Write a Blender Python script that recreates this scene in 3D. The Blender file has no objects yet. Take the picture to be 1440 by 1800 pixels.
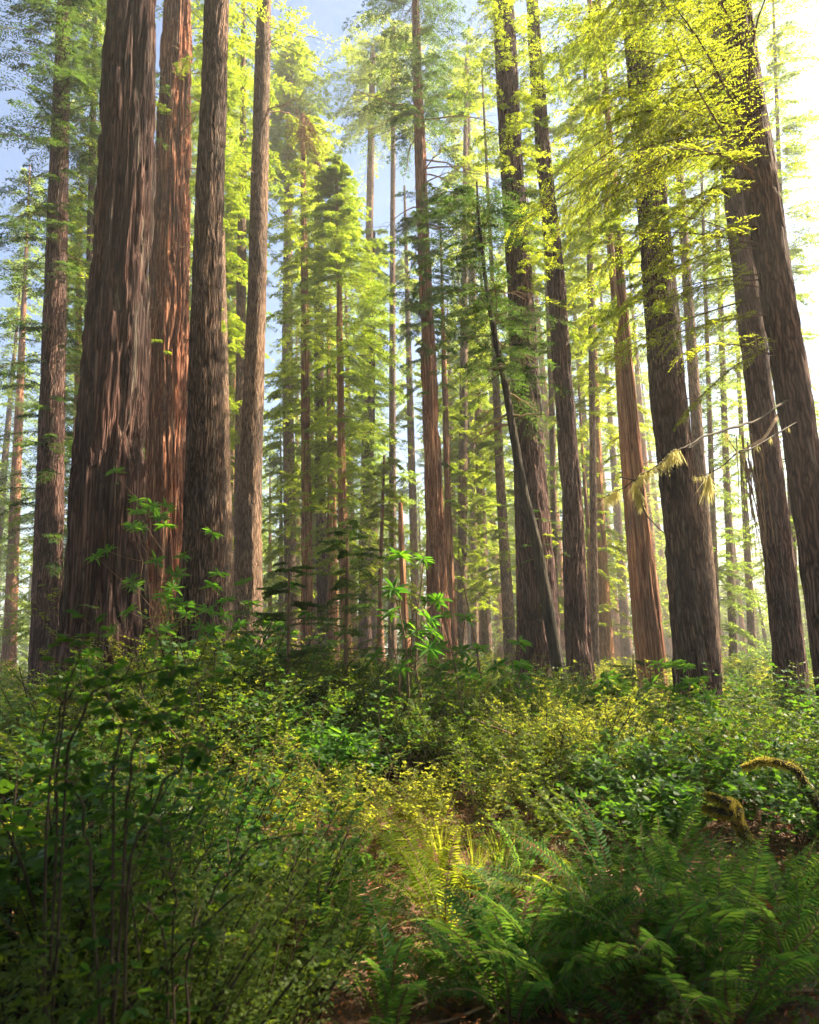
import bpy, math, random
import numpy as np
from mathutils import Matrix, Vector
R = math.radians
random.seed(7)
rng = np.random.default_rng(7)
PI = math.pi

# ---------------------------------------------------------------- camera, sky, sun, exposure
scn = bpy.context.scene
COL = scn.collection
F_PX, PITCH, ROLL, EYE = 1250.0, R(11.8), R(2.1), 1.6
fw = np.array([0, math.cos(PITCH), math.sin(PITCH)])
u0 = np.array([0, -math.sin(PITCH), math.cos(PITCH)])
r0 = np.array([1.0, 0, 0])
rt = math.cos(ROLL) * r0 - math.sin(ROLL) * u0
up = math.sin(ROLL) * r0 + math.cos(ROLL) * u0
cam_d = bpy.data.cameras.new('camera')
cam = bpy.data.objects.new('camera', cam_d)
COL.objects.link(cam)
cam.matrix_world = Matrix(((rt[0], up[0], -fw[0], 0), (rt[1], up[1], -fw[1], 0), (rt[2], up[2], -fw[2], EYE), (0, 0, 0, 1)))
cam_d.sensor_fit = 'HORIZONTAL'
cam_d.sensor_width = 36
cam_d.lens = 36 * F_PX / 1440
cam_d.clip_start, cam_d.clip_end = 0.05, 2000
cam_d.dof.use_dof = True
cam_d.dof.focus_distance = 12
cam_d.dof.aperture_fstop = 4
scn.camera = cam

SUN_AZ, SUN_EL = 74, 45          # azimuth clockwise from +Y, elevation
world = bpy.data.worlds.new('World')
scn.world = world
world.use_nodes = True
nt = world.node_tree
sky = nt.nodes.new('ShaderNodeTexSky')
sky.sky_type = 'NISHITA'
sky.sun_disc = False
sky.sun_elevation = R(SUN_EL)
sky.sun_rotation = R(SUN_AZ)
sky.air_density = 1.0
sky.dust_density = 1.0
bg = nt.nodes['Background']
nt.links.new(sky.outputs[0], bg.inputs[0])
bg.inputs[1].default_value = 0.06

sun_d = bpy.data.lights.new('sun', 'SUN')
sun_d.energy = 5.0
sun_d.angle = R(0.53)
sun_d.color = (1.0, 0.84, 0.6)
sun = bpy.data.objects.new('sun', sun_d)
COL.objects.link(sun)
sdir = Vector((math.sin(R(SUN_AZ)) * math.cos(R(SUN_EL)), math.cos(R(SUN_AZ)) * math.cos(R(SUN_EL)), math.sin(R(SUN_EL))))
sun.rotation_euler = sdir.to_track_quat('Z', 'Y').to_euler()
sun.location = sdir * 60

scn.view_settings.view_transform = 'Standard'
scn.view_settings.look = 'None'
scn.view_settings.exposure = 2.42
scn.view_settings.gamma = 1
HAZE = 0.0017
scn.render.engine = 'CYCLES'
cy = scn.cycles
cy.use_denoising = True
cy.use_adaptive_sampling = True
cy.adaptive_threshold = 0.03
cy.max_bounces = 7
cy.diffuse_bounces = 3
cy.glossy_bounces = 1
cy.transmission_bounces = 5
cy.volume_bounces = 0
cy.transparent_max_bounces = 4
cy.sample_clamp_indirect = 5
cy.sample_clamp_direct = 12
cy.caustics_reflective = False
cy.caustics_refractive = False

# ---------------------------------------------------------------- geometry of the view
def at(px, py, Y):
    d = fw + rt * ((px - 720) / F_PX) + up * ((900 - py) / F_PX)
    return d * (Y / d[1]) + np.array([0, 0, EYE])

def cdep(p):
    return float(np.dot(np.asarray(p) - np.array([0, 0, EYE]), fw))

def proj(p):
    v = np.asarray(p) - np.array([0, 0, EYE])
    z = v @ fw
    return 720 + F_PX * (v @ rt) / z, 900 - F_PX * (v @ up) / z

# ---------------------------------------------------------------- noise
def vnoise(u, v, seed, pu=None):
    u = np.asarray(u, float); v = np.asarray(v, float)
    iu = np.floor(u).astype(np.int64); iv = np.floor(v).astype(np.int64)
    fu = u - iu; fv = v - iv
    fu = fu * fu * (3 - 2 * fu); fv = fv * fv * (3 - 2 * fv)
    def h(a, b):
        if pu: a = a % pu
        x = (a * 374761393 + b * 668265263 + seed * 974634777) & 0xffffffff
        x = ((x ^ (x >> 13)) * 1274126177) & 0xffffffff
        x = x ^ (x >> 16)
        return (x & 0xffff) / 65535.0
    return (h(iu, iv) * (1 - fu) + h(iu + 1, iv) * fu) * (1 - fv) + (h(iu, iv + 1) * (1 - fu) + h(iu + 1, iv + 1) * fu) * fv

def gz(x, y):
    x = np.asarray(x, float); y = np.asarray(y, float)
    n = (vnoise(x / 3.1 + 40, y / 3.1 + 40, 5) - .5) * .22 + (vnoise(x / 9 + 80, y / 9 + 80, 6) - .5) * .5
    return n * np.clip((y - 1.5) / 6, 0.15, 1)

# ---------------------------------------------------------------- materials
def newmat(name):
    m = bpy.data.materials.new(name)
    m.use_nodes = True
    nt = m.node_tree
    for n in list(nt.nodes):
        nt.nodes.remove(n)
    out = nt.nodes.new('ShaderNodeOutputMaterial')
    return m, nt, out

def ramp(nt, cols):
    r = nt.nodes.new('ShaderNodeValToRGB')
    e = r.color_ramp.elements
    while len(e) < len(cols): e.new(.5)
    for el, (p, c) in zip(e, cols):
        el.position = p; el.color = (*c, 1)
    return r

def leafmat(name, c0, c1, t0, t1, mix=.5, rough=.45, spec=.35, patch=3.0):
    m, nt, out = newmat(name)
    L = nt.links.new
    geo = nt.nodes.new('ShaderNodeNewGeometry')
    tc = nt.nodes.new('ShaderNodeTexCoord')
    oi = nt.nodes.new('ShaderNodeObjectInfo')
    nz = nt.nodes.new('ShaderNodeTexNoise'); nz.inputs['Scale'].default_value = patch; nz.inputs['Detail'].default_value = 1
    L(tc.outputs['Object'], nz.inputs['Vector'])
    a = nt.nodes.new('ShaderNodeMath'); a.operation = 'MULTIPLY_ADD'
    L(geo.outputs['Random Per Island'], a.inputs[0]); a.inputs[1].default_value = .55
    s = nt.nodes.new('ShaderNodeMath'); s.operation = 'MULTIPLY'; s.inputs[1].default_value = .5
    L(nz.outputs['Fac'], s.inputs[0]); L(s.outputs[0], a.inputs[2])
    b = nt.nodes.new('ShaderNodeMath'); b.operation = 'MULTIPLY_ADD'; b.inputs[1].default_value = .3
    L(oi.outputs['Random'], b.inputs[0]); L(a.outputs[0], b.inputs[2])
    c = nt.nodes.new('ShaderNodeMath'); c.operation = 'ADD'; c.inputs[1].default_value = -.15; c.use_clamp = True
    L(b.outputs[0], c.inputs[0])
    rb = ramp(nt, [(.15, c0), (.85, c1)])
    rtm = ramp(nt, [(.15, t0), (.85, t1)])
    L(c.outputs[0], rb.inputs[0]); L(c.outputs[0], rtm.inputs[0])
    p = nt.nodes.new('ShaderNodeBsdfPrincipled')
    p.inputs['Roughness'].default_value = rough + .15
    p.inputs['Specular IOR Level'].default_value = spec * .35
    L(rb.outputs[0], p.inputs['Base Color'])
    t = nt.nodes.new('ShaderNodeBsdfTranslucent')
    L(rtm.outputs[0], t.inputs['Color'])
    mx = nt.nodes.new('ShaderNodeMixShader'); mx.inputs[0].default_value = mix
    L(p.outputs[0], mx.inputs[1]); L(t.outputs[0], mx.inputs[2])
    L(mx.outputs[0], out.inputs['Surface'])
    return m

def barkmat(name, dark, mid, light, xs=14.0, zs=1.3, bump=.9, tint=None, plates=False):
    m, nt, out = newmat(name)
    L = nt.links.new
    tc = nt.nodes.new('ShaderNodeTexCoord')
    def mapped(x, z):
        mp = nt.nodes.new('ShaderNodeMapping'); mp.inputs['Scale'].default_value = (x, x, z)
        L(tc.outputs['Object'], mp.inputs['Vector']); return mp.outputs[0]
    def noise(vec, det, rough, dist=0.0):
        n = nt.nodes.new('ShaderNodeTexNoise'); n.inputs['Scale'].default_value = 1; n.inputs['Detail'].default_value = det
        n.inputs['Roughness'].default_value = rough; n.inputs['Distortion'].default_value = dist
        L(vec, n.inputs['Vector']); return n.outputs['Fac']
    def math_(op, a, b=None):
        n = nt.nodes.new('ShaderNodeMath'); n.operation = op
        for k, v in enumerate((a, b)):
            if v is None: continue
            if isinstance(v, (int, float)): n.inputs[k].default_value = v
            else: L(v, n.inputs[k])
        return n.outputs[0]
    fine = noise(mapped(xs * 3.2, zs * 3.5), 3, .6)
    if plates:
        # elongated plates parted by thin dark cracks
        nv = nt.nodes.new('ShaderNodeTexNoise'); nv.inputs['Scale'].default_value = 1; nv.inputs['Detail'].default_value = 2
        L(mapped(4, 2.6), nv.inputs['Vector'])
        va = nt.nodes.new('ShaderNodeVectorMath'); va.operation = 'MULTIPLY_ADD'
        L(nv.outputs['Color'], va.inputs[0]); va.inputs[1].default_value = (2.2, 2.2, .6); L(mapped(xs * 1.0, zs * .42), va.inputs[2])
        vo = nt.nodes.new('ShaderNodeTexVoronoi'); vo.feature = 'DISTANCE_TO_EDGE'; vo.inputs['Scale'].default_value = 1
        L(va.outputs[0], vo.inputs['Vector'])
        rd = math_('MINIMUM', math_('MULTIPLY', vo.outputs['Distance'], 3.2), 1.0)
        h = math_('ADD', math_('MULTIPLY', rd, .55), math_('MULTIPLY', fine, .45))
        stops = [(.22, dark), (.5, mid), (.8, light)]
    else:
        # long fibrous furrows
        rg = noise(mapped(xs, zs * .45), 4, .55, .15)
        rd = math_('ABSOLUTE', math_('SUBTRACT', math_('MULTIPLY', rg, 2.0), 1.0))
        rd = math_('MINIMUM', math_('MULTIPLY', rd, 4.0), 1.0)
        h = math_('ADD', math_('MULTIPLY', rd, .5), math_('MULTIPLY', fine, .5))
        stops = [(.18, dark), (.5, mid), (.82, light)]
    r = ramp(nt, stops); L(h, r.inputs[0])
    big = noise(mapped(1.8, .5), 3, .6)
    r2 = ramp(nt, [(.36, (.55, .55, .6)), (.64, tint or (1.25, 1.12, 1.0))]); L(big, r2.inputs[0])
    mx = nt.nodes.new('ShaderNodeMix'); mx.data_type = 'RGBA'; mx.blend_type = 'MULTIPLY'; mx.inputs[0].default_value = 1
    L(r.outputs[0], mx.inputs[6]); L(r2.outputs[0], mx.inputs[7])
    # grey weathered streaks and a little moss
    st = noise(mapped(7, .35), 3, .6)
    r3 = ramp(nt, [(.55, (0, 0, 0)), (.68, (.6, .6, .6))]); L(st, r3.inputs[0])
    mg = nt.nodes.new('ShaderNodeMix'); mg.data_type = 'RGBA'; L(r3.outputs[0], mg.inputs[0]); L(mx.outputs[2], mg.inputs[6])
    gy = ramp(nt, [(.2, tuple(c * .8 for c in (.045, .04, .036))), (.8, (.19, .17, .14))]); L(h, gy.inputs[0]); L(gy.outputs[0], mg.inputs[7])
    p = nt.nodes.new('ShaderNodeBsdfPrincipled'); p.inputs['Roughness'].default_value = .92
    p.inputs['Specular IOR Level'].default_value = .1
    L(mg.outputs[2], p.inputs['Base Color'])
    bp = nt.nodes.new('ShaderNodeBump'); bp.inputs['Strength'].default_value = bump; bp.inputs['Distance'].default_value = .05
    L(h, bp.inputs['Height']); L(bp.outputs[0], p.inputs['Normal'])
    L(p.outputs[0], out.inputs['Surface'])
    return m

def plainmat(name, c0, c1, scale=6, rough=.85):
    m, nt, out = newmat(name)
    L = nt.links.new
    geo = nt.nodes.new('ShaderNodeNewGeometry')
    tc = nt.nodes.new('ShaderNodeTexCoord')
    nz = nt.nodes.new('ShaderNodeTexNoise'); nz.inputs['Scale'].default_value = scale; nz.inputs['Detail'].default_value = 4
    L(tc.outputs['Object'], nz.inputs['Vector'])
    a = nt.nodes.new('ShaderNodeMath'); a.operation = 'MULTIPLY_ADD'; a.inputs[1].default_value = .5
    L(geo.outputs['Random Per Island'], a.inputs[0]); L(nz.outputs['Fac'], a.inputs[2])
    r = ramp(nt, [(.45, c0), (.95, c1)])
    L(a.outputs[0], r.inputs[0])
    p = nt.nodes.new('ShaderNodeBsdfPrincipled'); p.inputs['Roughness'].default_value = rough
    p.inputs['Specular IOR Level'].default_value = .2
    L(r.outputs[0], p.inputs['Base Color'])
    L(p.outputs[0], out.inputs['Surface'])
    return m

M = {}
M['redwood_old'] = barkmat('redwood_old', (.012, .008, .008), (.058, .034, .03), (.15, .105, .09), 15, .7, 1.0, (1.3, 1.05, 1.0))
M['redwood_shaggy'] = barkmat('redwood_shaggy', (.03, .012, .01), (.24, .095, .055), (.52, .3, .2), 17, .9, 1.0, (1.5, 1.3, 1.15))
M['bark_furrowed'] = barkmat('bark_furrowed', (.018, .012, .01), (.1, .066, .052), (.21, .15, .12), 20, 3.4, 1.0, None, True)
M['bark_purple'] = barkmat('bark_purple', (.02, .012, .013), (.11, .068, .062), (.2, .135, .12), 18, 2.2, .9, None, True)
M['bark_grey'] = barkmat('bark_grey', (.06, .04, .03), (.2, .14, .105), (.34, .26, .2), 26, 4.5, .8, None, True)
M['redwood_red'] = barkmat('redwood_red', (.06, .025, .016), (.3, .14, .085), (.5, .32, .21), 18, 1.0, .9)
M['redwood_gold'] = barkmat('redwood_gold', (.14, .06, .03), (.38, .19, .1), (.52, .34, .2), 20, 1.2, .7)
M['twig'] = plainmat('twig', (.07, .045, .03), (.2, .13, .08))
M['cane'] = plainmat('cane', (.02, .017, .01), (.06, .045, .028))
M['deadwood'] = plainmat('deadwood', (.16, .1, .06), (.4, .26, .16))
M['snag'] = barkmat('snag', (.018, .017, .015), (.055, .052, .044), (.11, .1, .085), 26, 2, .6)
# foliage
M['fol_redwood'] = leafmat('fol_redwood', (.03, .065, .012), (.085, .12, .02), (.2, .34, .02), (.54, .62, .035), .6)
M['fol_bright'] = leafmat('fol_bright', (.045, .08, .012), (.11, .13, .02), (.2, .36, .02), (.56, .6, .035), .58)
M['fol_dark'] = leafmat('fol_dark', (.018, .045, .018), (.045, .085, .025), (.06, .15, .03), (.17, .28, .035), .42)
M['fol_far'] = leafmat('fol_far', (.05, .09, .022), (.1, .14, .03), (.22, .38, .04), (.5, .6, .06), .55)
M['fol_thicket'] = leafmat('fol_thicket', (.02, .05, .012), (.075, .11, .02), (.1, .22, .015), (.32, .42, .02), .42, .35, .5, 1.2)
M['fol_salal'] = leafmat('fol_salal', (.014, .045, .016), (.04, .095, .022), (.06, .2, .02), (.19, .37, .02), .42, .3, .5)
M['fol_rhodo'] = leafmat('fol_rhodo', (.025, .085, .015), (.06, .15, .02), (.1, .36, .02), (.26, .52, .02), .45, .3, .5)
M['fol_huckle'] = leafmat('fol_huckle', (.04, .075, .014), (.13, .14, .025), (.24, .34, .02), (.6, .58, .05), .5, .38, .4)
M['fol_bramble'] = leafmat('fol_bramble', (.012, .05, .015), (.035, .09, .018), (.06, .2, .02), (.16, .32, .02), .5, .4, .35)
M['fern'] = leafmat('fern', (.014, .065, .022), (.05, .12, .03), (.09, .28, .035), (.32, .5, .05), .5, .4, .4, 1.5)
M['fern_sunlit'] = leafmat('fern_sunlit', (.06, .11, .015), (.13, .17, .02), (.4, .52, .02), (.7, .72, .05), .55, .4, .35, 1.5)  # lit copy of the fern leaf, the sun's yellow put into its colour
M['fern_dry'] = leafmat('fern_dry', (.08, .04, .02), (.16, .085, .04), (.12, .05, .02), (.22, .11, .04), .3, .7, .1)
M['dry_leaf'] = leafmat('dry_leaf', (.14, .05, .025), (.3, .14, .07), (.25, .08, .03), (.45, .2, .08), .3, .7, .1, 2)
M['moss'] = leafmat('moss', (.16, .13, .025), (.34, .27, .06), (.45, .38, .06), (.7, .6, .12), .45, .9, .05)
M['lichen'] = leafmat('lichen', (.4, .36, .14), (.6, .52, .22), (.6, .55, .2), (.85, .78, .35), .65, .9, .05)
M['grass'] = leafmat('grass', (.07, .12, .02), (.14, .18, .03), (.35, .45, .03), (.6, .62, .05), .55, .5, .2)

# ---------------------------------------------------------------- mesh accumulation
class Acc:
    def __init__(s): s.v = []; s.f = []; s.m = []; s.n = 0
    def add(s, v, f, mi=0):
        v = np.asarray(v, np.float32).reshape(-1, 3); f = np.asarray(f, np.int64).reshape(-1, 4)
        s.v.append(v); s.f.append(f + s.n); s.m.append(np.full(len(f), mi, np.int32)); s.n += len(v)
    def mesh(s, name, mats, origin=(0, 0, 0), smooth=False):
        v = np.concatenate(s.v) - np.asarray(origin, np.float32); f = np.concatenate(s.f); mi = np.concatenate(s.m)
        me = bpy.data.meshes.new(name)
        me.vertices.add(len(v)); me.vertices.foreach_set('co', v.astype(np.float32).ravel())
        me.loops.add(f.size); me.loops.foreach_set('vertex_index', f.astype(np.int32).ravel())
        me.polygons.add(len(f)); me.polygons.foreach_set('loop_start', np.arange(0, f.size, 4, dtype=np.int32))
        me.polygons.foreach_set('material_index', mi)
        me.polygons.foreach_set('use_smooth', np.full(len(f), bool(smooth)))
        for m in mats: me.materials.append(M[m])
        me.update(calc_edges=True)
        return me
    def build(s, name, mats, parent=None, origin=(0, 0, 0), smooth=False):
        o = bpy.data.objects.new(name, s.mesh(name, mats, origin, smooth))
        COL.objects.link(o)
        if parent is not None: o.parent = parent
        elif any(origin): o.location = origin
        return o

def tag(o, label=None, cat=None, group=None, kind=None):
    if label: o['label'] = label
    if cat: o['category'] = cat
    if group: o['group'] = group
    if kind: o['kind'] = kind
    return o

def thing(name, label, cat, loc, group=None):
    o = bpy.data.objects.new(name, None)
    o.empty_display_size = .2
    COL.objects.link(o)
    o.location = [float(c) for c in loc]
    return tag(o, label, cat, group)

def copy_tree(root, loc, rotz=0, scale=1, label=None, group=None):
    r = root.copy(); COL.objects.link(r)
    r.location = [float(c) for c in loc]; r.rotation_euler = (0, 0, rotz); r.scale = (scale,) * 3
    if label: r['label'] = label
    if group: r['group'] = group
    for ch in list(root.children):
        c = ch.copy(); COL.objects.link(c); c.parent = r
    return r

def nrm(a):
    return a / np.maximum(np.linalg.norm(a, axis=-1, keepdims=True), 1e-9)

def leaves(acc, b, d, n, l, w, mi=0, fold=0.0, wide=.5):
    """diamond leaves: b base, d direction, n normal, all (N,3)"""
    b = b.reshape(-1, 3); d = nrm(d.reshape(-1, 3)); n = n.reshape(-1, 3)
    l = np.broadcast_to(np.asarray(l, float).reshape(-1, 1) if np.ndim(l) else l, (len(b), 1))
    w = np.broadcast_to(np.asarray(w, float).reshape(-1, 1) if np.ndim(w) else w, (len(b), 1))
    s = nrm(np.cross(d, n)); nn = np.cross(s, d)
    mid = b + d * l * wide + nn * w * fold
    v = np.stack([b, mid + s * w / 2, b + d * l, mid - s * w / 2], 1)
    f = np.arange(len(b) * 4).reshape(-1, 4)
    acc.add(v, f, mi)

def blades(acc, b, d, n, l, w, mi=0, curl=.15, fold=.12):
    """broad leaves of two quads folded along the midrib, six vertices"""
    b = b.reshape(-1, 3); d = nrm(d.reshape(-1, 3)); n = n.reshape(-1, 3); N = len(b)
    l = np.broadcast_to(np.asarray(l, float).reshape(-1, 1) if np.ndim(l) else l, (N, 1))
    w = np.broadcast_to(np.asarray(w, float).reshape(-1, 1) if np.ndim(w) else w, (N, 1))
    s = nrm(np.cross(d, n)); nn = nrm(np.cross(s, d))
    c1 = b + d * l * .3; c2 = b + d * l * .7 - nn * l * curl * .4
    tip = b + d * l - nn * l * curl
    e1 = w * .42; e2 = w * .45; up_ = nn * w * fold
    v = np.stack([b, c1 + s * e1 + up_, c2 + s * e2 + up_ , tip, c2 - s * e2 + up_, c1 - s * e1 + up_, ], 1)
    i = np.arange(N)[:, None] * 6
    f = np.concatenate([i + np.array([0, 1, 2, 3]), i + np.array([0, 3, 4, 5])], 0)
    acc.add(v, f, mi)

def tubes(acc, P, rad, seg=5, mi=0):
    """P (n,m,3) centre lines, rad (n,m)"""
    P = np.asarray(P, float); rad = np.asarray(rad, float)
    if P.ndim == 2: P = P[None]; rad = rad[None]
    n, m, _ = P.shape
    T = np.gradient(P, axis=1); T = nrm(T)
    ref = np.where(np.abs(T[..., 2:3]) > .85, np.array([1.0, .3, 0]), np.array([0, 0, 1.0]))
    # one reference per tube so the frame does not flip
    ref = np.broadcast_to(ref[:, :1], T.shape)
    A = nrm(np.cross(T, ref)); B = np.cross(T, A)
    th = np.arange(seg) / seg * 2 * PI
    V = P[:, :, None] + rad[:, :, None, None] * (A[:, :, None] * np.cos(th)[:, None] + B[:, :, None] * np.sin(th)[:, None])
    base = (np.arange(n)[:, None, None] * m + np.arange(m - 1)[None, :, None]) * seg
    j = np.arange(seg)[None, None]; j2 = (j + 1) % seg
    f = np.stack([base + j, base + j2, base + seg + j2, base + seg + j], -1)
    acc.add(V, f, mi)

# ---------------------------------------------------------------- conifer sprays
def sprays(acc, P0, az, L, slope, droop, K=24, Mn=10, ll=.1, lw=.03, sw=.32, ldroop=.25, wood=1, ang=55, leaf=0, rad=.012, fill=1.0, t0=.12, twigs=False):
    P0 = np.asarray(P0, float); n = len(P0)
    az = np.broadcast_to(az, n).astype(float); L = np.broadcast_to(L, n).astype(float)
    slope = np.broadcast_to(slope, n).astype(float); droop = np.broadcast_to(droop, n).astype(float)
    H = np.stack([np.cos(az), np.sin(az), np.zeros(n)], -1)
    Z = np.array([0, 0, 1.0])
    bend = rng.normal(0, .12, n)
    S = np.stack([-np.sin(az), np.cos(az), np.zeros(n)], -1)
    def axis(t):
        e = (slope[:, None] * t - droop[:, None] * t * t) * L[:, None]
        return P0[:, None] + H[:, None] * (L[:, None] * t)[..., None] + Z * e[..., None] + S[:, None] * (bend[:, None] * L[:, None] * t * t)[..., None]
    if wood is not None:
        t = np.linspace(0, .97, 6)[None].repeat(n, 0)
        tubes(acc, axis(t), np.linspace(1, .2, 6)[None] * (rad * (L[:, None] / 2.5 + .3)), 4, wood)
    t = t0 + (1 - t0) * (np.arange(K)[None] + rng.uniform(0, 1, (n, K))) / K
    side = np.where(np.arange(K) % 2 == 0, 1.0, -1.0)[None] * np.ones((n, 1))
    B = axis(t)
    T = nrm(H[:, None] + Z * (slope[:, None] - 2 * droop[:, None] * t)[..., None] + S[:, None] * (2 * bend[:, None] * t)[..., None])
    phi = R(ang) + rng.normal(0, .18, (n, K))
    D = nrm(T * np.cos(phi)[..., None] + S[:, None] * (side * np.sin(phi))[..., None] + Z * rng.normal(0, .12, (n, K))[..., None])
    bl = L[:, None] * sw * np.minimum(1, (t - t0 + .1) * 4) * (1.12 - t) ** .7 * rng.uniform(.55, 1.15, (n, K))
    bl = np.maximum(bl, ll * 1.2)
    N = nrm(Z + rng.normal(0, .28, (n, K, 3)))
    s = (np.arange(Mn)[None, None] + rng.uniform(0, 1, (n, K, Mn))) / Mn
    b = B[:, :, None] + D[:, :, None] * (bl[..., None] * s)[..., None] - Z * (bl[..., None] * ldroop * s * s)[..., None]
    if twigs:
        q = np.array([0, .5, 1.0])
        tw = B[:, :, None] + D[:, :, None] * (bl[..., None] * q)[..., None] - Z * (bl[..., None] * ldroop * q * q)[..., None]
        tubes(acc, tw.reshape(-1, 3, 3), np.array([[.0035, .0028, .0015]]).repeat(n * K, 0), 3, wood)
    sd = np.where(np.arange(Mn) % 2 == 0, 1.0, -1.0)
    Q = nrm(np.cross(N, D))
    psi = R(46)
    d = D[:, :, None] * math.cos(psi) + Q[:, :, None] * (sd * math.sin(psi))[:, None] + rng.normal(0, .18, (n, K, Mn, 3)) - Z * ldroop * .5
    nn = N[:, :, None] + rng.normal(0, .3, (n, K, Mn, 3))
    ln = ll * rng.uniform(.65, 1.25, (n, K, Mn)) * (1.1 - .4 * s)
    keep = (rng.uniform(0, 1, (n, K, Mn)) < fill)
    leaves(acc, b[keep], d[keep], nn[keep], ln[keep], lw * rng.uniform(.7, 1.2, keep.sum()), leaf)

# ---------------------------------------------------------------- trunks
def trunk_mesh(acc, zs, C, Rr, na, nz, kind, seed, flare=.35, flute=6, rough=1.0):
    """zs stations (ascending), C centres (m,2), Rr radii"""
    z = np.linspace(zs[0], zs[-1], nz)
    # finer rows low down
    z = zs[0] + (zs[-1] - zs[0]) * (np.linspace(0, 1, nz) ** 1.25)
    cx = np.interp(z, zs, C[:, 0]); cyy = np.interp(z, zs, C[:, 1]); r = np.interp(z, zs, Rr)
    h = z - zs[0]
    r = r * (1 + flare * np.exp(-h / (1.2 + r.max())))
    th = np.arange(na) / na * 2 * PI
    TH, ZZ = np.meshgrid(th, z); RR = np.repeat(r[:, None], na, 1)
    u = TH / (2 * PI)
    circ = 2 * PI * np.median(r)
    warp = (vnoise(u * 8, ZZ / 1.7, seed + 1, 8) - .5) * 2
    if kind == 'shaggy':
        c1 = max(6, int(circ / .16)); c2 = max(10, int(circ / .07))
        c1 = max(6, int(circ / .2))
        g1 = np.abs(vnoise(u * c1 + warp * .5, ZZ / 4.0, seed + 2, c1) * 2 - 1)
        g2 = np.abs(vnoise(u * c1 * 2 + warp * .7 + 3, ZZ / 1.6, seed + 8, c1 * 2) * 2 - 1)
        a = np.minimum(1, g1 * 3.2) * 1.0 + np.minimum(1, g2 * 2.6) * .5 - .6
        b = vnoise(u * c2 + warp * .6, ZZ / 1.4, seed + 3, c2)
        e = vnoise(u * c2 * 2, ZZ / .3, seed + 4, c2 * 2)
        disp = (a - .5) * .06 + (b - .5) * .04 + (e - .5) * .025
    else:
        c1 = max(8, int(circ / .11)); c2 = max(12, int(circ / .05))
        wz = (vnoise(u * c1 / 2, ZZ / .5, seed + 6, max(c1 // 2, 1)) - .5) * 1.2
        a = 1 - np.abs(vnoise(u * c1 + wz, ZZ / .55, seed + 2, c1) * 2 - 1)
        b = vnoise(u * c2 + wz * 2, ZZ / .22, seed + 3, c2)
        disp = (a - .5) * .042 + (b - .5) * .022
    disp = disp * np.clip(RR / .4, .25, 1.3) * rough
    ph = seed * 1.7
    fl = (np.cos(TH * flute + ph + warp) * .5 + np.cos(TH * (flute - 3) + ph * 2) * .5)
    disp = disp + RR * fl * (.025 + .12 * flare / .35 * np.exp(-(ZZ - zs[0]) / 1.3))
    RR = RR + disp
    X = cx[:, None] + RR * np.cos(TH); Y = cyy[:, None] + RR * np.sin(TH)
    V = np.stack([X, Y, ZZ], -1)
    i = np.arange(nz - 1)[:, None] * na; j = np.arange(na)[None]; j2 = (j + 1) % na
    f = np.stack([i + j, i + j2, i + na + j2, i + na + j], -1)
    acc.add(V, f, 0)
    k = nz * na
    # cap
    top = V[-1]; c = top.mean(0)
    capv = np.concatenate([top, [c + [0, 0, r[-1] * .4]]])
    jj = np.arange(0, na - 1, 2)
    acc.add(capv, np.stack([jj, jj + 1, (jj + 2) % na, np.full_like(jj, na)], -1), 0)
    return z, cx, cyy, r

class Axis:
    def __init__(s, stations, Y, H, dY=0.0):
        """stations: (px, py, width_px) read downwards or upwards; Y: distance along the ground"""
        st = sorted(stations, key=lambda q: -q[1])
        P = []; Rd = []
        for px, py, w in st:
            p = at(px, py, Y); P.append(p); Rd.append(w / 2 / F_PX * cdep(p))
        P = np.array(P); Rd = np.array(Rd)
        # continue down to the ground
        g = (P[0] - P[-1]) / (P[0][2] - P[-1][2]) if len(P) > 1 else np.array([0, 0, 1.0])
        g2 = (P[0] - P[1]) / (P[0][2] - P[1][2]) if len(P) > 1 else g
        zg = float(gz(P[0][0], Y)) - .25
        b = P[0] + g2 * (zg - P[0][2]) if P[0][2] > zg + .05 else None
        zz, xx, yy, rr = list(P[:, 2]), list(P[:, 0]), list(P[:, 1]), list(Rd)
        if b is not None:
            zz.insert(0, b[2]); xx.insert(0, b[0]); yy.insert(0, b[1])
            rr.insert(0, Rd[0] * 1.0 + (0 if len(Rd) < 2 else max(0, (Rd[0] - Rd[1]) / (P[1][2] - P[0][2]) * (P[0][2] - zg) * .6)))
        if H > zz[-1] + 1:
            t = P[-1] + g * (H - P[-1][2])
            zz.append(H); xx.append(t[0]); yy.append(t[1]); rr.append(max(.04, Rd[-1] * (.25 if H - P[-1][2] > 10 else .5)))
        s.z = np.array(zz); s.C = np.stack([xx, yy], -1); s.r = np.array(rr); s.Y = Y
        s.base = np.array([xx[0], yy[0], float(gz(xx[0], yy[0]))])
    def pos(s, z):
        return np.stack([np.interp(z, s.z, s.C[:, 0]), np.interp(z, s.z, s.C[:, 1]), z], -1)
    def rad(s, z): return np.interp(z, s.z, s.r)
    def zpx(s, py):
        """height on the trunk seen at picture row py"""
        zz = np.linspace(s.z[0], s.z[-1], 400); pts = s.pos(zz)
        rows = np.array([proj(p)[1] for p in pts])
        return float(np.interp(-py, -rows, zz))

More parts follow.
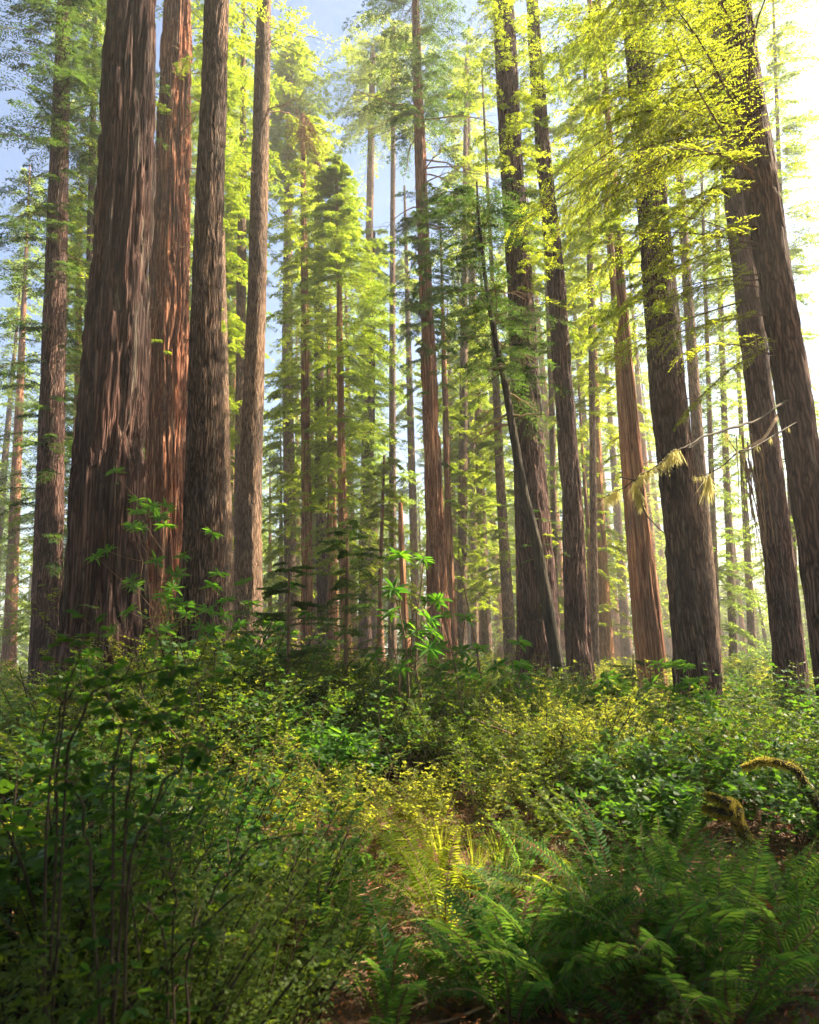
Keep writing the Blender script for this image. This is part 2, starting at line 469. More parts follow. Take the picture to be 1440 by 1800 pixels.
def whorl_branches(ax, acc, z0, z1, n, L0, L1, slope=.1, droop=.35, leaf_l=.1, leaf_w=.035, K=24, Mn=10, azc=None, azs=None, **kw):
    z = np.sort(rng.uniform(z0, z1, n)); P = ax.pos(z)
    t = (z - z0) / max(z1 - z0, .01)
    az = rng.uniform(0, 2 * PI, n) if azc is None else rng.normal(azc, azs, n)
    r = ax.rad(z)
    P = P + np.stack([np.cos(az), np.sin(az), 0 * az], -1) * (r * .8)[:, None]
    L = (L0 + (L1 - L0) * t) * rng.uniform(.4, 1.25, n)
    sprays(acc, P, az, L, slope + rng.normal(0, .2, n), droop * rng.uniform(.5, 1.9, n), K, Mn, leaf_l, leaf_w, **kw)

def bare_branches(ax, acc, z0, z1, n, L0, L1, slope=-.2, mi=0, rad=.03, azc=None):
    for i in range(n):
        z = rng.uniform(z0, z1); P = ax.pos(z); az = rng.uniform(0, 2 * PI) if azc is None else rng.normal(azc, .5)
        L = rng.uniform(L0, L1); H = np.array([math.cos(az), math.sin(az), 0]); S = np.array([-H[1], H[0], 0])
        t = np.linspace(0, 1, 7)
        sl = slope + rng.normal(0, .15)
        def line(p, Hd, L, rr, sl):
            w = np.cumsum(rng.normal(0, .035, (7, 3)), 0) * L
            pts = p + Hd * (L * t)[:, None] + np.array([0, 0, 1]) * (L * (sl * t - .15 * t * t))[:, None] + w - w[0]
            tubes(acc, pts, rr * (1 - .8 * t), 5, mi)
            return pts
        pts = line(P + H * ax.rad(z) * .7, H, L, rad * (.6 + L * .25), sl)
        for k in range(3):
            q = pts[2 + k + rng.integers(0, 2)]
            a2 = az + rng.choice([-1, 1]) * rng.uniform(.4, .9)
            line(q, np.array([math.cos(a2), math.sin(a2), 0]), L * rng.uniform(.25, .5), rad * .4, sl + rng.normal(0, .2))

def make_tree(name, label, st, Y, H, mat, kind='furrow', hi=0, cat='tree', crown=None, fol='fol_redwood', dead=None, flare=.35, group=None, flute=6, rough=1.0, sheddead=None):
    ax = Axis(st, Y, H)
    root = thing(name, label, cat, ax.base, group)
    na, nz = [(28, 60), (72, 180), (200, 520), (320, 760)][hi]
    a = Acc()
    trunk_mesh(a, ax.z, ax.C, ax.r, na, nz, kind, int(abs(ax.base[0] * 100)) + 3, flare, flute, rough)
    a.build('trunk', [mat], root, ax.base, True)
    if crown:
        c = Acc()
        for spec in crown:
            spec = dict(spec)
            if 'y0' in spec:
                spec['z0'] = ax.zpx(spec.pop('y0')); spec['z1'] = ax.zpx(spec.pop('y1'))
            if 'K' not in spec: spec['n'] = int(spec['n'] * 1.7); spec['K'] = 26; spec['Mn'] = 11
            whorl_branches(ax, c, **spec)
        c.build('crown', [fol, 'twig'], root, ax.base)
    for (y0, y1, n, l0, l1, sl) in (dead or []):
        for k in range(n):
            d = Acc()
            zz = rng.uniform(ax.zpx(y0), ax.zpx(y1))
            bare_branches(ax, d, zz, zz + .01, 1, l0, l1, sl)
            d.build('dead_branch', ['deadwood'], root, ax.base, True)
    return root, ax
#PART2
# ---------------------------------------------------------------- ground
def ground():
    def ax1(lo, hi, near0, near1, fine):
        a = list(np.arange(near0, near1, fine)); s = fine; x = near1
        while x < hi: a.append(x); s *= 1.22; x += s
        a.append(hi); b = []; s = fine; x = near0
        while x > lo: s *= 1.22; x -= s; b.append(max(x, lo))
        return np.array(b[::-1] + a)
    xs = ax1(-600, 600, -9, 9, .12); ys = ax1(-200, 900, 1, 16, .12)
    X, Y = np.meshgrid(xs, ys)
    Z = gz(X, Y) + (vnoise(X * 3 + 500, Y * 3 + 500, 9) - .5) * .06
    nx = len(xs); a = Acc()
    i = np.arange(len(ys) - 1)[:, None] * nx; j = np.arange(nx - 1)[None]
    a.add(np.stack([X, Y, Z], -1), np.stack([i + j, i + j + 1, i + nx + j + 1, i + nx + j], -1))
    m, nt, out = newmat('soil'); M['soil'] = m
    L = nt.links.new
    tc = nt.nodes.new('ShaderNodeTexCoord')
    n1 = nt.nodes.new('ShaderNodeTexNoise'); n1.inputs['Scale'].default_value = 14; n1.inputs['Detail'].default_value = 8; n1.inputs['Roughness'].default_value = .7
    L(tc.outputs['Object'], n1.inputs['Vector'])
    r = ramp(nt, [(.3, (.02, .012, .008)), (.5, (.09, .045, .025)), (.68, (.2, .1, .05)), (.8, (.12, .1, .03))])
    L(n1.outputs['Fac'], r.inputs[0])
    p = nt.nodes.new('ShaderNodeBsdfPrincipled'); p.inputs['Roughness'].default_value = .95
    L(r.outputs[0], p.inputs['Base Color'])
    bp = nt.nodes.new('ShaderNodeBump'); bp.inputs['Strength'].default_value = .8; bp.inputs['Distance'].default_value = .05
    L(n1.outputs['Fac'], bp.inputs['Height']); L(bp.outputs[0], p.inputs['Normal'])
    L(p.outputs[0], out.inputs['Surface'])
    tag(a.build('forest_floor', ['soil'], smooth=True), kind='structure')
ground()

# ---------------------------------------------------------------- the trees one can tell apart
TR = {}
def T(key, *a, **k):
    TR[key] = make_tree(*a, **k)

# crown above the frame, common to the tall clean trunks
def high(n=34, L0=3.4, L1=1.0, y0=-250, zt=40, ll=.16, **k):
    return dict(y0=y0, y1=-2600, n=n, L0=L0, L1=L1, slope=.05, droop=.3, leaf_l=ll, leaf_w=ll * .38, K=16, Mn=6, **k)

T('T1', 'redwood_tree', 'massive dark old redwood with deep grey fluted bark, nearest trunk at the left edge', [(176, 1290, 160), (182, 1200, 134), (190, 900, 116), (210, 500, 94), (222, 300, 86), (229, 89, 78)], 14, 42,
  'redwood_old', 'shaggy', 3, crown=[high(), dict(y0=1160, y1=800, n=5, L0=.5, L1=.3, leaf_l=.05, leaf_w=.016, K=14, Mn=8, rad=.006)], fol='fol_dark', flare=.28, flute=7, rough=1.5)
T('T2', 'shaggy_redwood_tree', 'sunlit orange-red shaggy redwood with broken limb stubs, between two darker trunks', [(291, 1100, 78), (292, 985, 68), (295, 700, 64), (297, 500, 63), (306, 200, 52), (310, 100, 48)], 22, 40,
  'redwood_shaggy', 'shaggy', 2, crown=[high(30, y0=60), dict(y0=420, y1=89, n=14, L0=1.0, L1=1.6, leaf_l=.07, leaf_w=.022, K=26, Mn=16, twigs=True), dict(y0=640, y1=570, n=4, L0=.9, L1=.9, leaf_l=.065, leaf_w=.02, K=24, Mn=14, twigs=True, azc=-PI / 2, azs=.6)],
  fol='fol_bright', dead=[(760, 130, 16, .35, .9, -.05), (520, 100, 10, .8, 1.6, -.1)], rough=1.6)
T('T3', 'grey_fir_tree', 'straight furrowed purple-brown trunk widening at its base, third thick trunk from the left', [(352, 1210, 96), (352, 1100, 82), (357, 1000, 70), (358, 900, 63), (363, 500, 48), (379, 89, 42)], 15, 40,
  'bark_furrowed', 'furrow', 2, crown=[high()], flare=.22, rough=1.2, dead=[(800, 150, 6, .1, .35, 0)])
T('T3b', 'grey_fir_tree', 'pale grey slim trunk half hidden behind the third thick trunk', [(396, 1100, 30), (394, 900, 26), (391, 700, 22), (388, 500, 18)], 27, 38,
  'bark_grey', 'furrow', 1, crown=[dict(y0=760, y1=-100, n=60, L0=1.6, L1=2.2, leaf_l=.13, leaf_w=.045), high(24, 2.6, y0=-100)], fol='fol_bright')
T('T4', 'grey_fir_tree', 'tall clean pinkish-grey trunk with a small bracket knot, fourth from the left', [(434, 1160, 52), (437, 1000, 45), (440, 850, 38), (452, 500, 31), (462, 89, 26)], 21, 40,
  'bark_grey', 'furrow', 1, crown=[high(30, y0=120)], dead=[(230, 160, 3, 1.0, 1.8, .35), (320, 280, 3, .4, .8, 0), (740, 725, 1, .25, .3, 0)], rough=1.1)
T('T4a', 'grey_fir_tree', 'slim tan trunk standing close behind the fourth trunk from the left', [(424, 1100, 24), (422, 900, 20), (424, 500, 16), (427, 250, 12)], 30, 36,
  'bark_grey', 'furrow', 0, crown=[dict(y0=480, y1=60, n=60, L0=1.6, L1=2.4, leaf_l=.14, leaf_w=.05), high(30, 2.5, y0=60)], fol='fol_bright')
T('T5', 'young_redwood_tree', 'slender pink-barked redwood on the left of the central sunlit cluster', [(540, 1150, 22), (539, 900, 17), (535, 500, 13), (533, 330, 9), (532, 200, 6)], 34, 29,
  'redwood_red', 'shaggy', 1, crown=[dict(y0=900, y1=60, n=70, L0=2.2, L1=1.6, leaf_l=.17, leaf_w=.055, slope=0, droop=.3)], fol='fol_redwood')
T('T5b', 'young_redwood_tree', 'shaded brown trunk in the middle of the central sunlit cluster', [(572, 1150, 24), (564, 900, 19), (560, 520, 15), (558, 250, 9)], 38, 32,
  'bark_purple', 'shaggy', 1, crown=[dict(y0=880, y1=0, n=50, L0=2.8, L1=1.4, leaf_l=.19, leaf_w=.06, slope=0, droop=.3)], fol='fol_redwood')
T('T5c', 'young_redwood_tree', 'thin reddish trunk crowded just left of the golden trunk', [(584, 1150, 13), (580, 900, 10), (577, 600, 6)], 35, 20,
  'redwood_red', 'shaggy', 0, crown=[dict(y0=1000, y1=600, n=22, L0=1.6, L1=1.2, leaf_l=.17, leaf_w=.055)], fol='fol_redwood')
T('T5d', 'young_redwood_tree', 'thinnest whitish-pink trunk touching the golden trunk on its left', [(592, 1150, 9), (588, 900, 7), (586, 700, 5)], 36, 17,
  'redwood_gold', 'shaggy', 0)
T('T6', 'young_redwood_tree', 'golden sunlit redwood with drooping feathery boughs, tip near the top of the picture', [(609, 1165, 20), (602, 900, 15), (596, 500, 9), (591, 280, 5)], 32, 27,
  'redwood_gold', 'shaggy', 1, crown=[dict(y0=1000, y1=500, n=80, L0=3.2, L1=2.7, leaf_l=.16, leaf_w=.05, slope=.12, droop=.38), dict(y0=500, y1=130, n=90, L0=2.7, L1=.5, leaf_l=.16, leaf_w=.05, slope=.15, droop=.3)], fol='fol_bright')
T('T7', 'grey_fir_tree', 'hazy grey-violet trunk right of the golden trunk, its upper part lost in leaves', [(644, 1130, 24), (641, 950, 20), (652, 750, 14), (655, 560, 9)], 46, 32,
  'bark_purple', 'furrow', 0, crown=[dict(y0=900, y1=360, n=90, L0=3.4, L1=1.0, leaf_l=.22, leaf_w=.07)], fol='fol_far')
T('T7b', 'young_redwood_tree', 'leafy redwood sapling with thin stem between golden trunk and orange snag', [(667, 1100, 8), (672, 900, 6), (676, 800, 4)], 30, 10.5,
  'redwood_red', 'shaggy', 0, crown=[dict(y0=1080, y1=800, n=36, L0=2.2, L1=.7, leaf_l=.14, leaf_w=.045, slope=.1, droop=.3)], fol='fol_bright')
T('T8', 'grey_fir_tree', 'slender pale grey trunk left of the big central redwood, fading into haze', [(732, 1150, 14), (726, 900, 13), (722, 750, 12), (716, 520, 8)], 52, 40,
  'bark_grey', 'furrow', 0, crown=[dict(y0=860, y1=420, n=36, L0=2.2, L1=1.3, leaf_l=.25, leaf_w=.075, slope=.05)], fol='fol_far')
T('T9', 'central_redwood_tree', 'big central redwood with orange-pink fibrous bark and bare radiating dead limbs high up', [(775, 1185, 40), (767, 1000, 34), (764, 900, 31), (754, 650, 25), (749, 500, 23), (736, 200, 17), (732, 60, 13)], 26, 40,
  'redwood_red', 'shaggy', 2, crown=[dict(y0=580, y1=350, n=55, L0=1.5, L1=1.7, leaf_l=.1, leaf_w=.035), dict(y0=240, y1=-60, n=60, L0=2.4, L1=2.6, leaf_l=.12, leaf_w=.04), dict(y0=820, y1=570, n=9, L0=.8, L1=.8, leaf_l=.1, leaf_w=.03), high(24, 2.6, y0=-60)],
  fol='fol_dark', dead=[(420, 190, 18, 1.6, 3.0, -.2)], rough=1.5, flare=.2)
T('T10', 'young_redwood_tree', 'thin straight red trunk standing just right of the big central redwood', [(797, 1180, 19), (788, 900, 12), (781, 650, 9), (777, 500, 5)], 33, 24,
  'redwood_red', 'shaggy', 1, crown=[dict(y0=1050, y1=460, n=28, L0=1.4, L1=.8, leaf_l=.15, leaf_w=.05)], fol='fol_redwood')
T('T12', 'mossy_fir_tree', 'thick dark furrowed trunk with leafy moss-green upper half, behind the leaning snag', [(950, 1215, 84), (947, 1150, 72), (942, 1000, 62), (935, 900, 57), (914, 500, 43), (900, 300, 38), (889, 89, 37)], 18, 42,
  'bark_purple', 'furrow', 2, crown=[high(), dict(y0=560, y1=-20, n=130, L0=.75, L1=1.2, leaf_l=.08, leaf_w=.03, K=16, Mn=8, azc=-PI/2, azs=1.2), dict(y0=1100, y1=900, n=10, L0=.5, L1=.6, leaf_l=.07, leaf_w=.025, K=12)],
  fol='fol_redwood', flare=.2, rough=1.2, dead=[(860, 560, 7, .2, .5, -.05)])
T('T12b', 'grey_fir_tree', 'slim reddish trunk in the light just left of the thick dark furrowed trunk', [(922, 1180, 22), (915, 900, 19), (908, 650, 15)], 26, 36,
  'redwood_red', 'furrow', 0, crown=[high(30, 2.4, y0=300)])
T('T11', 'leaning_hemlock_tree', 'slender grey leaning trunk with dark twiggy crown, crossing the thick mossy trunk', [(988, 1205, 25), (970, 1110, 22), (945, 960, 18), (922, 870, 16), (904, 770, 14), (889, 680, 12), (876, 618, 11), (864, 560, 9), (852, 480, 7), (843, 400, 6), (838, 320, 3)], 16, 11.2,
  'snag', 'furrow', 1, crown=[dict(y0=690, y1=330, n=110, L0=1.9, L1=1.4, leaf_l=.07, leaf_w=.027, K=30, Mn=11, slope=.1, droop=.25, rad=.014), dict(y0=1000, y1=820, n=6, L0=.5, L1=.6, leaf_l=.06, leaf_w=.02, K=12, rad=.008)],
  fol='fol_dark', dead=[(760, 430, 9, .7, 1.3, -.25)], flare=.05, rough=.5)
T('T13', 'clean_redwood_tree', 'smooth violet-brown trunk standing right of the leaning snag, clear of branches', [(1021, 1215, 46), (1014, 1100, 40), (1007, 900, 34), (978, 500, 29), (958, 300, 25), (944, 130, 23)], 19.5, 40,
  'bark_purple', 'shaggy', 2, crown=[high(y0=100), dict(y0=640, y1=0, n=34, L0=.8, L1=2.0, leaf_l=.085, leaf_w=.03)], fol='fol_bright', flare=.16, rough=1.1, dead=[(900, 300, 6, .15, .4, 0)])
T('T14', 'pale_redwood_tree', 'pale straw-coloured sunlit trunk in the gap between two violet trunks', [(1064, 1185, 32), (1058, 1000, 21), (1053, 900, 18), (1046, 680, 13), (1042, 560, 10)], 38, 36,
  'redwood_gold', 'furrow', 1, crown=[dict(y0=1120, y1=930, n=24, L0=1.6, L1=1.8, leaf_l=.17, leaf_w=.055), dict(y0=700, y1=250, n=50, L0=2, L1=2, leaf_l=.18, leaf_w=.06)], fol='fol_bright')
T('T14b', 'pale_redwood_tree', 'thin reddish slanting trunk just left of the pale straw-coloured one', [(1042, 1140, 10), (1034, 930, 7), (1024, 800, 5)], 36, 16,
  'redwood_red', 'furrow', 0, crown=[dict(y0=1000, y1=760, n=16, L0=1.2, L1=.8, leaf_l=.15, leaf_w=.05)], fol='fol_bright')
T('T15', 'warm_redwood_tree', 'orange trunk half hidden behind the left side of a red slanting trunk', [(1146, 1290, 34), (1118, 1000, 26), (1109, 900, 23), (1093, 700, 17), (1084, 560, 13)], 21.5, 38,
  'redwood_gold', 'furrow', 1, crown=[high(24, 2.4, y0=300), dict(y0=900, y1=520, n=14, L0=.7, L1=.9, leaf_l=.09, leaf_w=.03)], fol='fol_bright', flare=.1)
T('T16', 'warm_redwood_tree', 'red-brown slanting trunk in front of the orange one, left of the biggest right-hand trunk', [(1164, 1310, 38), (1138, 1000, 28), (1126, 900, 25), (1108, 700, 21), (1092, 500, 16), (1084, 380, 12)], 19.5, 36,
  'redwood_red', 'shaggy', 1, crown=[high(24, 2.4, y0=200), dict(y0=560, y1=0, n=60, L0=1.2, L1=2.2, leaf_l=.09, leaf_w=.034)], fol='fol_bright', flare=.16, rough=1.2, dead=[(1000, 400, 8, .3, 1.0, -.1)])
T('T17', 'big_fir_tree', 'biggest furrowed brown trunk on the right, leaning left with yellow leaves over its top', [(1236, 1345, 84), (1227, 1200, 73), (1207, 1000, 62), (1199, 900, 61), (1175, 700, 58), (1160, 500, 54), (1151, 400, 50), (1124, 89, 45)], 14.5, 42,
  'bark_furrowed', 'furrow', 2, crown=[high(), dict(y0=450, y1=-20, n=95, L0=1.0, L1=2.2, leaf_l=.075, leaf_w=.025, K=26, Mn=14, azc=-1.6, azs=1.3, twigs=True), dict(y0=620, y1=480, n=8, L0=.9, L1=.9, leaf_l=.07, leaf_w=.026)],
  fol='fol_bright', flare=.16, rough=1.3, dead=[(1000, 480, 6, .12, .35, 0)])
T('T18', 'grey_fir_tree', 'pinkish trunk peeking out behind the right side of the biggest right-hand trunk', [(1258, 1230, 30), (1243, 1000, 24), (1232, 850, 20), (1215, 600, 17)], 24, 38,
  'bark_grey', 'furrow', 1, crown=[high(24, 2.6, y0=200)], flare=.1)
T('T19a', 'grey_fir_tree', 'violet slanting trunk near the right edge, left one of the leaning pair', [(1392, 1200, 52), (1372, 1000, 48), (1336, 700, 44), (1313, 500, 41), (1301, 400, 40), (1272, 150, 36)], 17, 42,
  'bark_purple', 'furrow', 1, crown=[high(), dict(y0=560, y1=60, n=18, L0=.8, L1=1.6, leaf_l=.07, leaf_w=.028)], fol='fol_bright', flare=.1)
T('T19b', 'edge_redwood_tree', 'brown-violet trunk at the upper right edge spreading glowing yellow-green boughs', [(1478, 1250, 64), (1412, 800, 56), (1364, 500, 54), (1334, 300, 54), (1310, 150, 52), (1300, 60, 50)], 11, 40,
  'bark_purple', 'furrow', 2, crown=[high(), dict(y0=340, y1=-60, n=46, L0=3.4, L1=3.2, leaf_l=.062, leaf_w=.02, K=46, Mn=24, twigs=True, slope=.0, droop=.28, azc=PI + .25, azs=.5, ldroop=.45, rad=.014),
                                     dict(y0=640, y1=330, n=15, L0=2.4, L1=3.2, leaf_l=.06, leaf_w=.02, K=38, Mn=22, twigs=True, slope=.05, droop=.25, azc=PI + .15, azs=.35, ldroop=.4, rad=.012)],
  fol='fol_bright', flare=.1)
T('T21', 'grey_fir_tree', 'hazy grey trunk among leaves midway between the thin red trunk and the leaning snag', [(857, 1160, 19), (850, 1000, 17), (843, 800, 14), (838, 640, 10)], 42, 34,
  'bark_grey', 'furrow', 0, crown=[dict(y0=1040, y1=520, n=55, L0=2.6, L1=1.6, leaf_l=.2, leaf_w=.065)], fol='fol_far')
T('T22', 'grey_fir_tree', 'brown-pink trunk seen left of the leaning snag at mid height', [(900, 1190, 22), (889, 1000, 19), (880, 850, 16), (871, 650, 12), (866, 500, 8)], 32, 32,
  'bark_grey', 'furrow', 0, crown=[dict(y0=1080, y1=500, n=48, L0=1.7, L1=1.5, leaf_l=.16, leaf_w=.05)], fol='fol_redwood')
T('T23', 'grey_fir_tree', 'faint thin grey trunk right beside the thin straight red one', [(834, 1140, 11), (829, 950, 9), (825, 760, 7)], 52, 30,
  'bark_grey', 'furrow', 0, crown=[dict(y0=950, y1=620, n=60, L0=2.2, L1=1, leaf_l=.25, leaf_w=.08)], fol='fol_far')
T('T24', 'spruce_tree', 'thin hazy spruce with wispy boughs against bright sky at the right edge', [(1322, 1120, 13), (1308, 860, 10), (1299, 660, 7), (1296, 560, 4)], 40, 24,
  'bark_grey', 'furrow', 0, crown=[dict(y0=1000, y1=540, n=50, L0=2.0, L1=.7, leaf_l=.16, leaf_w=.035, fill=.6)], fol='fol_far')
T('T25', 'grey_fir_tree', 'dark fir in the top left corner behind the massive redwood', [(80, 1200, 50), (92, 700, 40), (104, 300, 30), (110, 89, 24)], 20, 34,
  'bark_purple', 'furrow', 1, crown=[dict(y0=1000, y1=300, n=70, L0=1.8, L1=2.2, leaf_l=.1, leaf_w=.035), dict(y0=300, y1=-900, n=150, L0=2.9, L1=1.8, leaf_l=.12, leaf_w=.04)], fol='fol_dark')
T('T26', 'grey_fir_tree', 'slim violet trunk faintly seen between the third and fourth thick trunks', [(408, 1060, 12), (405, 850, 10), (403, 650, 8)], 45, 34,
  'bark_purple', 'furrow', 0, crown=[dict(y0=620, y1=160, n=60, L0=3, L1=2, leaf_l=.22, leaf_w=.07)], fol='fol_far')
# leafy redwoods whose trunks the big ones hide
T('T27', 'young_redwood_tree', 'bright leafy redwood filling the gap behind the furrowed third trunk', [(372, 1150, 26), (378, 700, 20), (384, 300, 12), (386, 60, 8)], 34, 34,
  'redwood_red', 'furrow', 0, crown=[dict(y0=1050, y1=-200, n=150, L0=2.0, L1=2.0, leaf_l=.17, leaf_w=.06)], fol='fol_bright')
T('T28', 'young_redwood_tree', 'yellow-green leafy tree hanging into the top of the picture over the central cluster', [(512, 1120, 22), (505, 600, 18), (508, 200, 12), (510, 60, 10)], 44, 48,
  'bark_grey', 'furrow', 0, crown=[dict(y0=1080, y1=640, n=60, L0=2.0, L1=1.4, leaf_l=.22, leaf_w=.07), dict(y0=330, y1=-300, n=110, L0=3.2, L1=2.6, leaf_l=.2, leaf_w=.07)], fol='fol_bright')
T('T29', 'young_redwood_tree', 'leafy tree whose boughs spread behind the upper limbs of the central redwood', [(640, 1120, 20), (648, 500, 14), (655, 100, 10)], 48, 50,
  'bark_grey', 'furrow', 0, crown=[dict(y0=250, y1=-200, n=42, L0=3.6, L1=3.0, leaf_l=.22, leaf_w=.07)], fol='fol_bright')
T('T30', 'young_redwood_tree', 'sunny leafy tree behind the leaning snag crown, right of the central redwood', [(812, 1120, 18), (815, 700, 14), (818, 300, 9), (820, 100, 6)], 40, 40,
  'bark_grey', 'furrow', 0, crown=[dict(y0=1100, y1=520, n=50, L0=2.4, L1=2.0, leaf_l=.19, leaf_w=.06), dict(y0=420, y1=-100, n=42, L0=2.6, L1=2.2, leaf_l=.19, leaf_w=.06)], fol='fol_bright')
T('T31', 'young_redwood_tree', 'glowing yellow leafy tree between the two violet trunks on the right', [(1046, 1120, 14), (1040, 600, 10), (1030, 200, 7)], 28, 30,
  'bark_grey', 'furrow', 0, crown=[dict(y0=760, y1=-100, n=85, L0=1.9, L1=1.7, leaf_l=.13, leaf_w=.048)], fol='fol_bright')
T('T32', 'young_redwood_tree', 'leafy tree glimpsed between the thick dark trunk and the violet trunk', [(978, 1130, 12), (970, 700, 10), (955, 300, 8)], 38, 36,
  'bark_grey', 'furrow', 0, crown=[dict(y0=1120, y1=-100, n=85, L0=2.0, L1=2.0, leaf_l=.18, leaf_w=.06)], fol='fol_bright')
T('T33', 'spruce_tree', 'sparse leafy fir right of the biggest right-hand trunk against the sky', [(1262, 1150, 12), (1250, 800, 9), (1240, 500, 6)], 34, 34,
  'bark_grey', 'furrow', 0, crown=[dict(y0=900, y1=160, n=90, L0=2.0, L1=1.8, leaf_l=.15, leaf_w=.045, fill=.7), dict(y0=1130, y1=900, n=40, L0=2.2, L1=2, leaf_l=.16, leaf_w=.05)], fol='fol_far')
T('T34', 'young_redwood_tree', 'green leafy tree at the left edge behind the massive redwood', [(132, 1150, 18), (136, 800, 14), (140, 450, 9), (142, 330, 5)], 30, 25,
  'redwood_red', 'furrow', 0, crown=[dict(y0=1100, y1=330, n=120, L0=2.4, L1=1.8, leaf_l=.15, leaf_w=.05)], fol='fol_redwood')
T('T35', 'young_redwood_tree', 'small yellow-green redwood filling the light between second and third thick trunks', [(262, 1130, 12), (264, 800, 9), (268, 400, 6)], 36, 30,
  'redwood_red', 'furrow', 0, crown=[dict(y0=1100, y1=60, n=110, L0=2.2, L1=2.0, leaf_l=.18, leaf_w=.06)], fol='fol_bright')
# more leafy trees filling gaps of sky

T('T36', 'spruce_tree', 'wispy tall conifer against the bright sky between the right trunk and the edge pair', [(1290, 1150, 14), (1276, 800, 11), (1262, 400, 8), (1255, 150, 6)], 36, 40,
  'bark_grey', 'furrow', 0, crown=[dict(y0=780, y1=-150, n=120, L0=2.2, L1=2.2, leaf_l=.15, leaf_w=.045, fill=.75)], fol='fol_far')
T('T37', 'spruce_tree', 'thin conifer at the very right edge with pale feathery boughs', [(1400, 1150, 14), (1385, 700, 10), (1370, 300, 7)], 30, 36,
  'bark_grey', 'furrow', 0, crown=[dict(y0=1050, y1=-150, n=150, L0=2.0, L1=2.2, leaf_l=.14, leaf_w=.045, fill=.8)], fol='fol_far')
T('T38', 'young_redwood_tree', 'dark leafy tree at upper left behind the massive redwood', [(150, 1120, 18), (158, 500, 14), (165, 150, 9)], 27, 34,
  'bark_purple', 'furrow', 0, crown=[dict(y0=520, y1=-200, n=100, L0=1.9, L1=1.9, leaf_l=.12, leaf_w=.04)], fol='fol_redwood')
T('T39', 'young_redwood_tree', 'sunny thin-limbed tree filling the sky left of the central redwood top', [(690, 1120, 14), (690, 500, 10), (692, 100, 7)], 44, 48,
  'bark_grey', 'furrow', 0, crown=[dict(y0=230, y1=-200, n=34, L0=3.0, L1=2.8, leaf_l=.2, leaf_w=.06, fill=.7)], fol='fol_bright')
T('T42', 'spruce_tree', 'feathery pale conifer whose boughs meet the massive central and thick mossy trunks aloft', [(835, 1120, 12), (828, 500, 9), (822, 100, 6)], 48, 50,
  'bark_grey', 'furrow', 0, crown=[dict(y0=330, y1=-200, n=38, L0=3.0, L1=2.6, leaf_l=.2, leaf_w=.06, fill=.7)], fol='fol_far')
# broken orange snag
T('T41', 'broken_snag', 'broken orange-gold dead trunk with a jagged top, left of the central redwood', [(722, 1215, 14), (712, 1080, 12), (706, 960, 11), (704, 884, 7)], 23, 1,
  'redwood_gold', 'shaggy', 1, flare=.05, rough=1.2, cat='dead tree')

# ---------------------------------------------------------------- background conifers sharing five meshes
protos = []
for k in range(5):
    Hh = 40.0
    root = thing('distant_conifer', 'x', 'tree', (0, 0, 0), 'distant conifers')
    a = Acc(); zs = np.array([0, 3, 15, Hh]); C = np.cumsum(rng.normal(0, .12, (4, 2)), 0); C -= C[0]
    trunk_mesh(a, zs, C, np.array([.5, .42, .33, .04]), 20, 30, 'furrow', 50 + k)
    a.build('trunk', ['bark_grey' if k % 2 else 'redwood_red'], root, smooth=True)
    class _A: pass
    axx = _A(); axx.pos = lambda z, zs=zs, C=C: np.stack([np.interp(z, zs, C[:, 0]), np.interp(z, zs, C[:, 1]), z], -1)
    axx.rad = lambda z: .2 + 0 * z
    c = Acc()
    z0 = [3, 6, 9, 4, 12][k]
    whorl_branches(axx, c, z0, 26, 80, 3.4, 2.8, leaf_l=.3, leaf_w=.1, K=18, Mn=6)
    whorl_branches(axx, c, 26, 39.5, 60, 2.8, .5, leaf_l=.3, leaf_w=.1, K=14, Mn=6)
    c.build('crown', ['fol_far', 'twig'], root)
    protos.append(root)
marks = [(130, 'left of the massive dark redwood'), (285, 'between the two thickest left trunks'), (410, 'beside the tall clean grey trunk'), (500, 'left of the central sunlit cluster'), (590, 'behind the central sunlit cluster'),
         (680, 'behind the broken orange snag'), (765, 'behind the big central redwood'), (850, 'left of the leaning snag'), (930, 'behind the thick mossy trunk'), (1010, 'behind the violet trunk'), (1080, 'beside the pale straw trunk'),
         (1150, 'behind the red slanting trunk'), (1220, 'behind the biggest right trunk'), (1300, 'under the bright sky at right'), (1420, 'beyond the right edge pair'), (20, 'outside the left edge trunks')]
# px, distance, picture row of the tip
bgt = [(60, 60, 300), (120, 52, 380), (165, 75, 420), (200, 60, 250), (262, 55, 150), (330, 60, 200), (345, 80, 420), (410, 62, 330), (405, 90, 560), (430, 75, 460), (478, 70, 760), (495, 58, 720), (520, 85, 520), (545, 60, 330), (575, 75, 380),
       (610, 62, 420), (640, 58, 440), (655, 90, 600), (690, 80, 900), (700, 95, 860), (725, 100, 840), (755, 70, 600), (775, 60, 500), (800, 85, 560), (820, 62, 420), (850, 75, 520), (870, 58, 360), (900, 62, 420), (925, 90, 500), (950, 66, 300),
       (975, 85, 480), (1010, 60, 350), (1035, 80, 520), (1050, 58, 440), (1080, 90, 560), (1100, 62, 420), (1140, 75, 560), (1180, 66, 640), (1205, 90, 800), (1235, 75, 760), (1262, 95, 930), (1290, 80, 960), (1310, 70, 1010), (1340, 95, 900), (1380, 75, 860), (1425, 60, 700), (25, 75, 450), (455, 100, 700), (560, 100, 560), (840, 100, 600), (1120, 100, 620), (1275, 60, 1040), (1330, 55, 1060)]
seen = {}
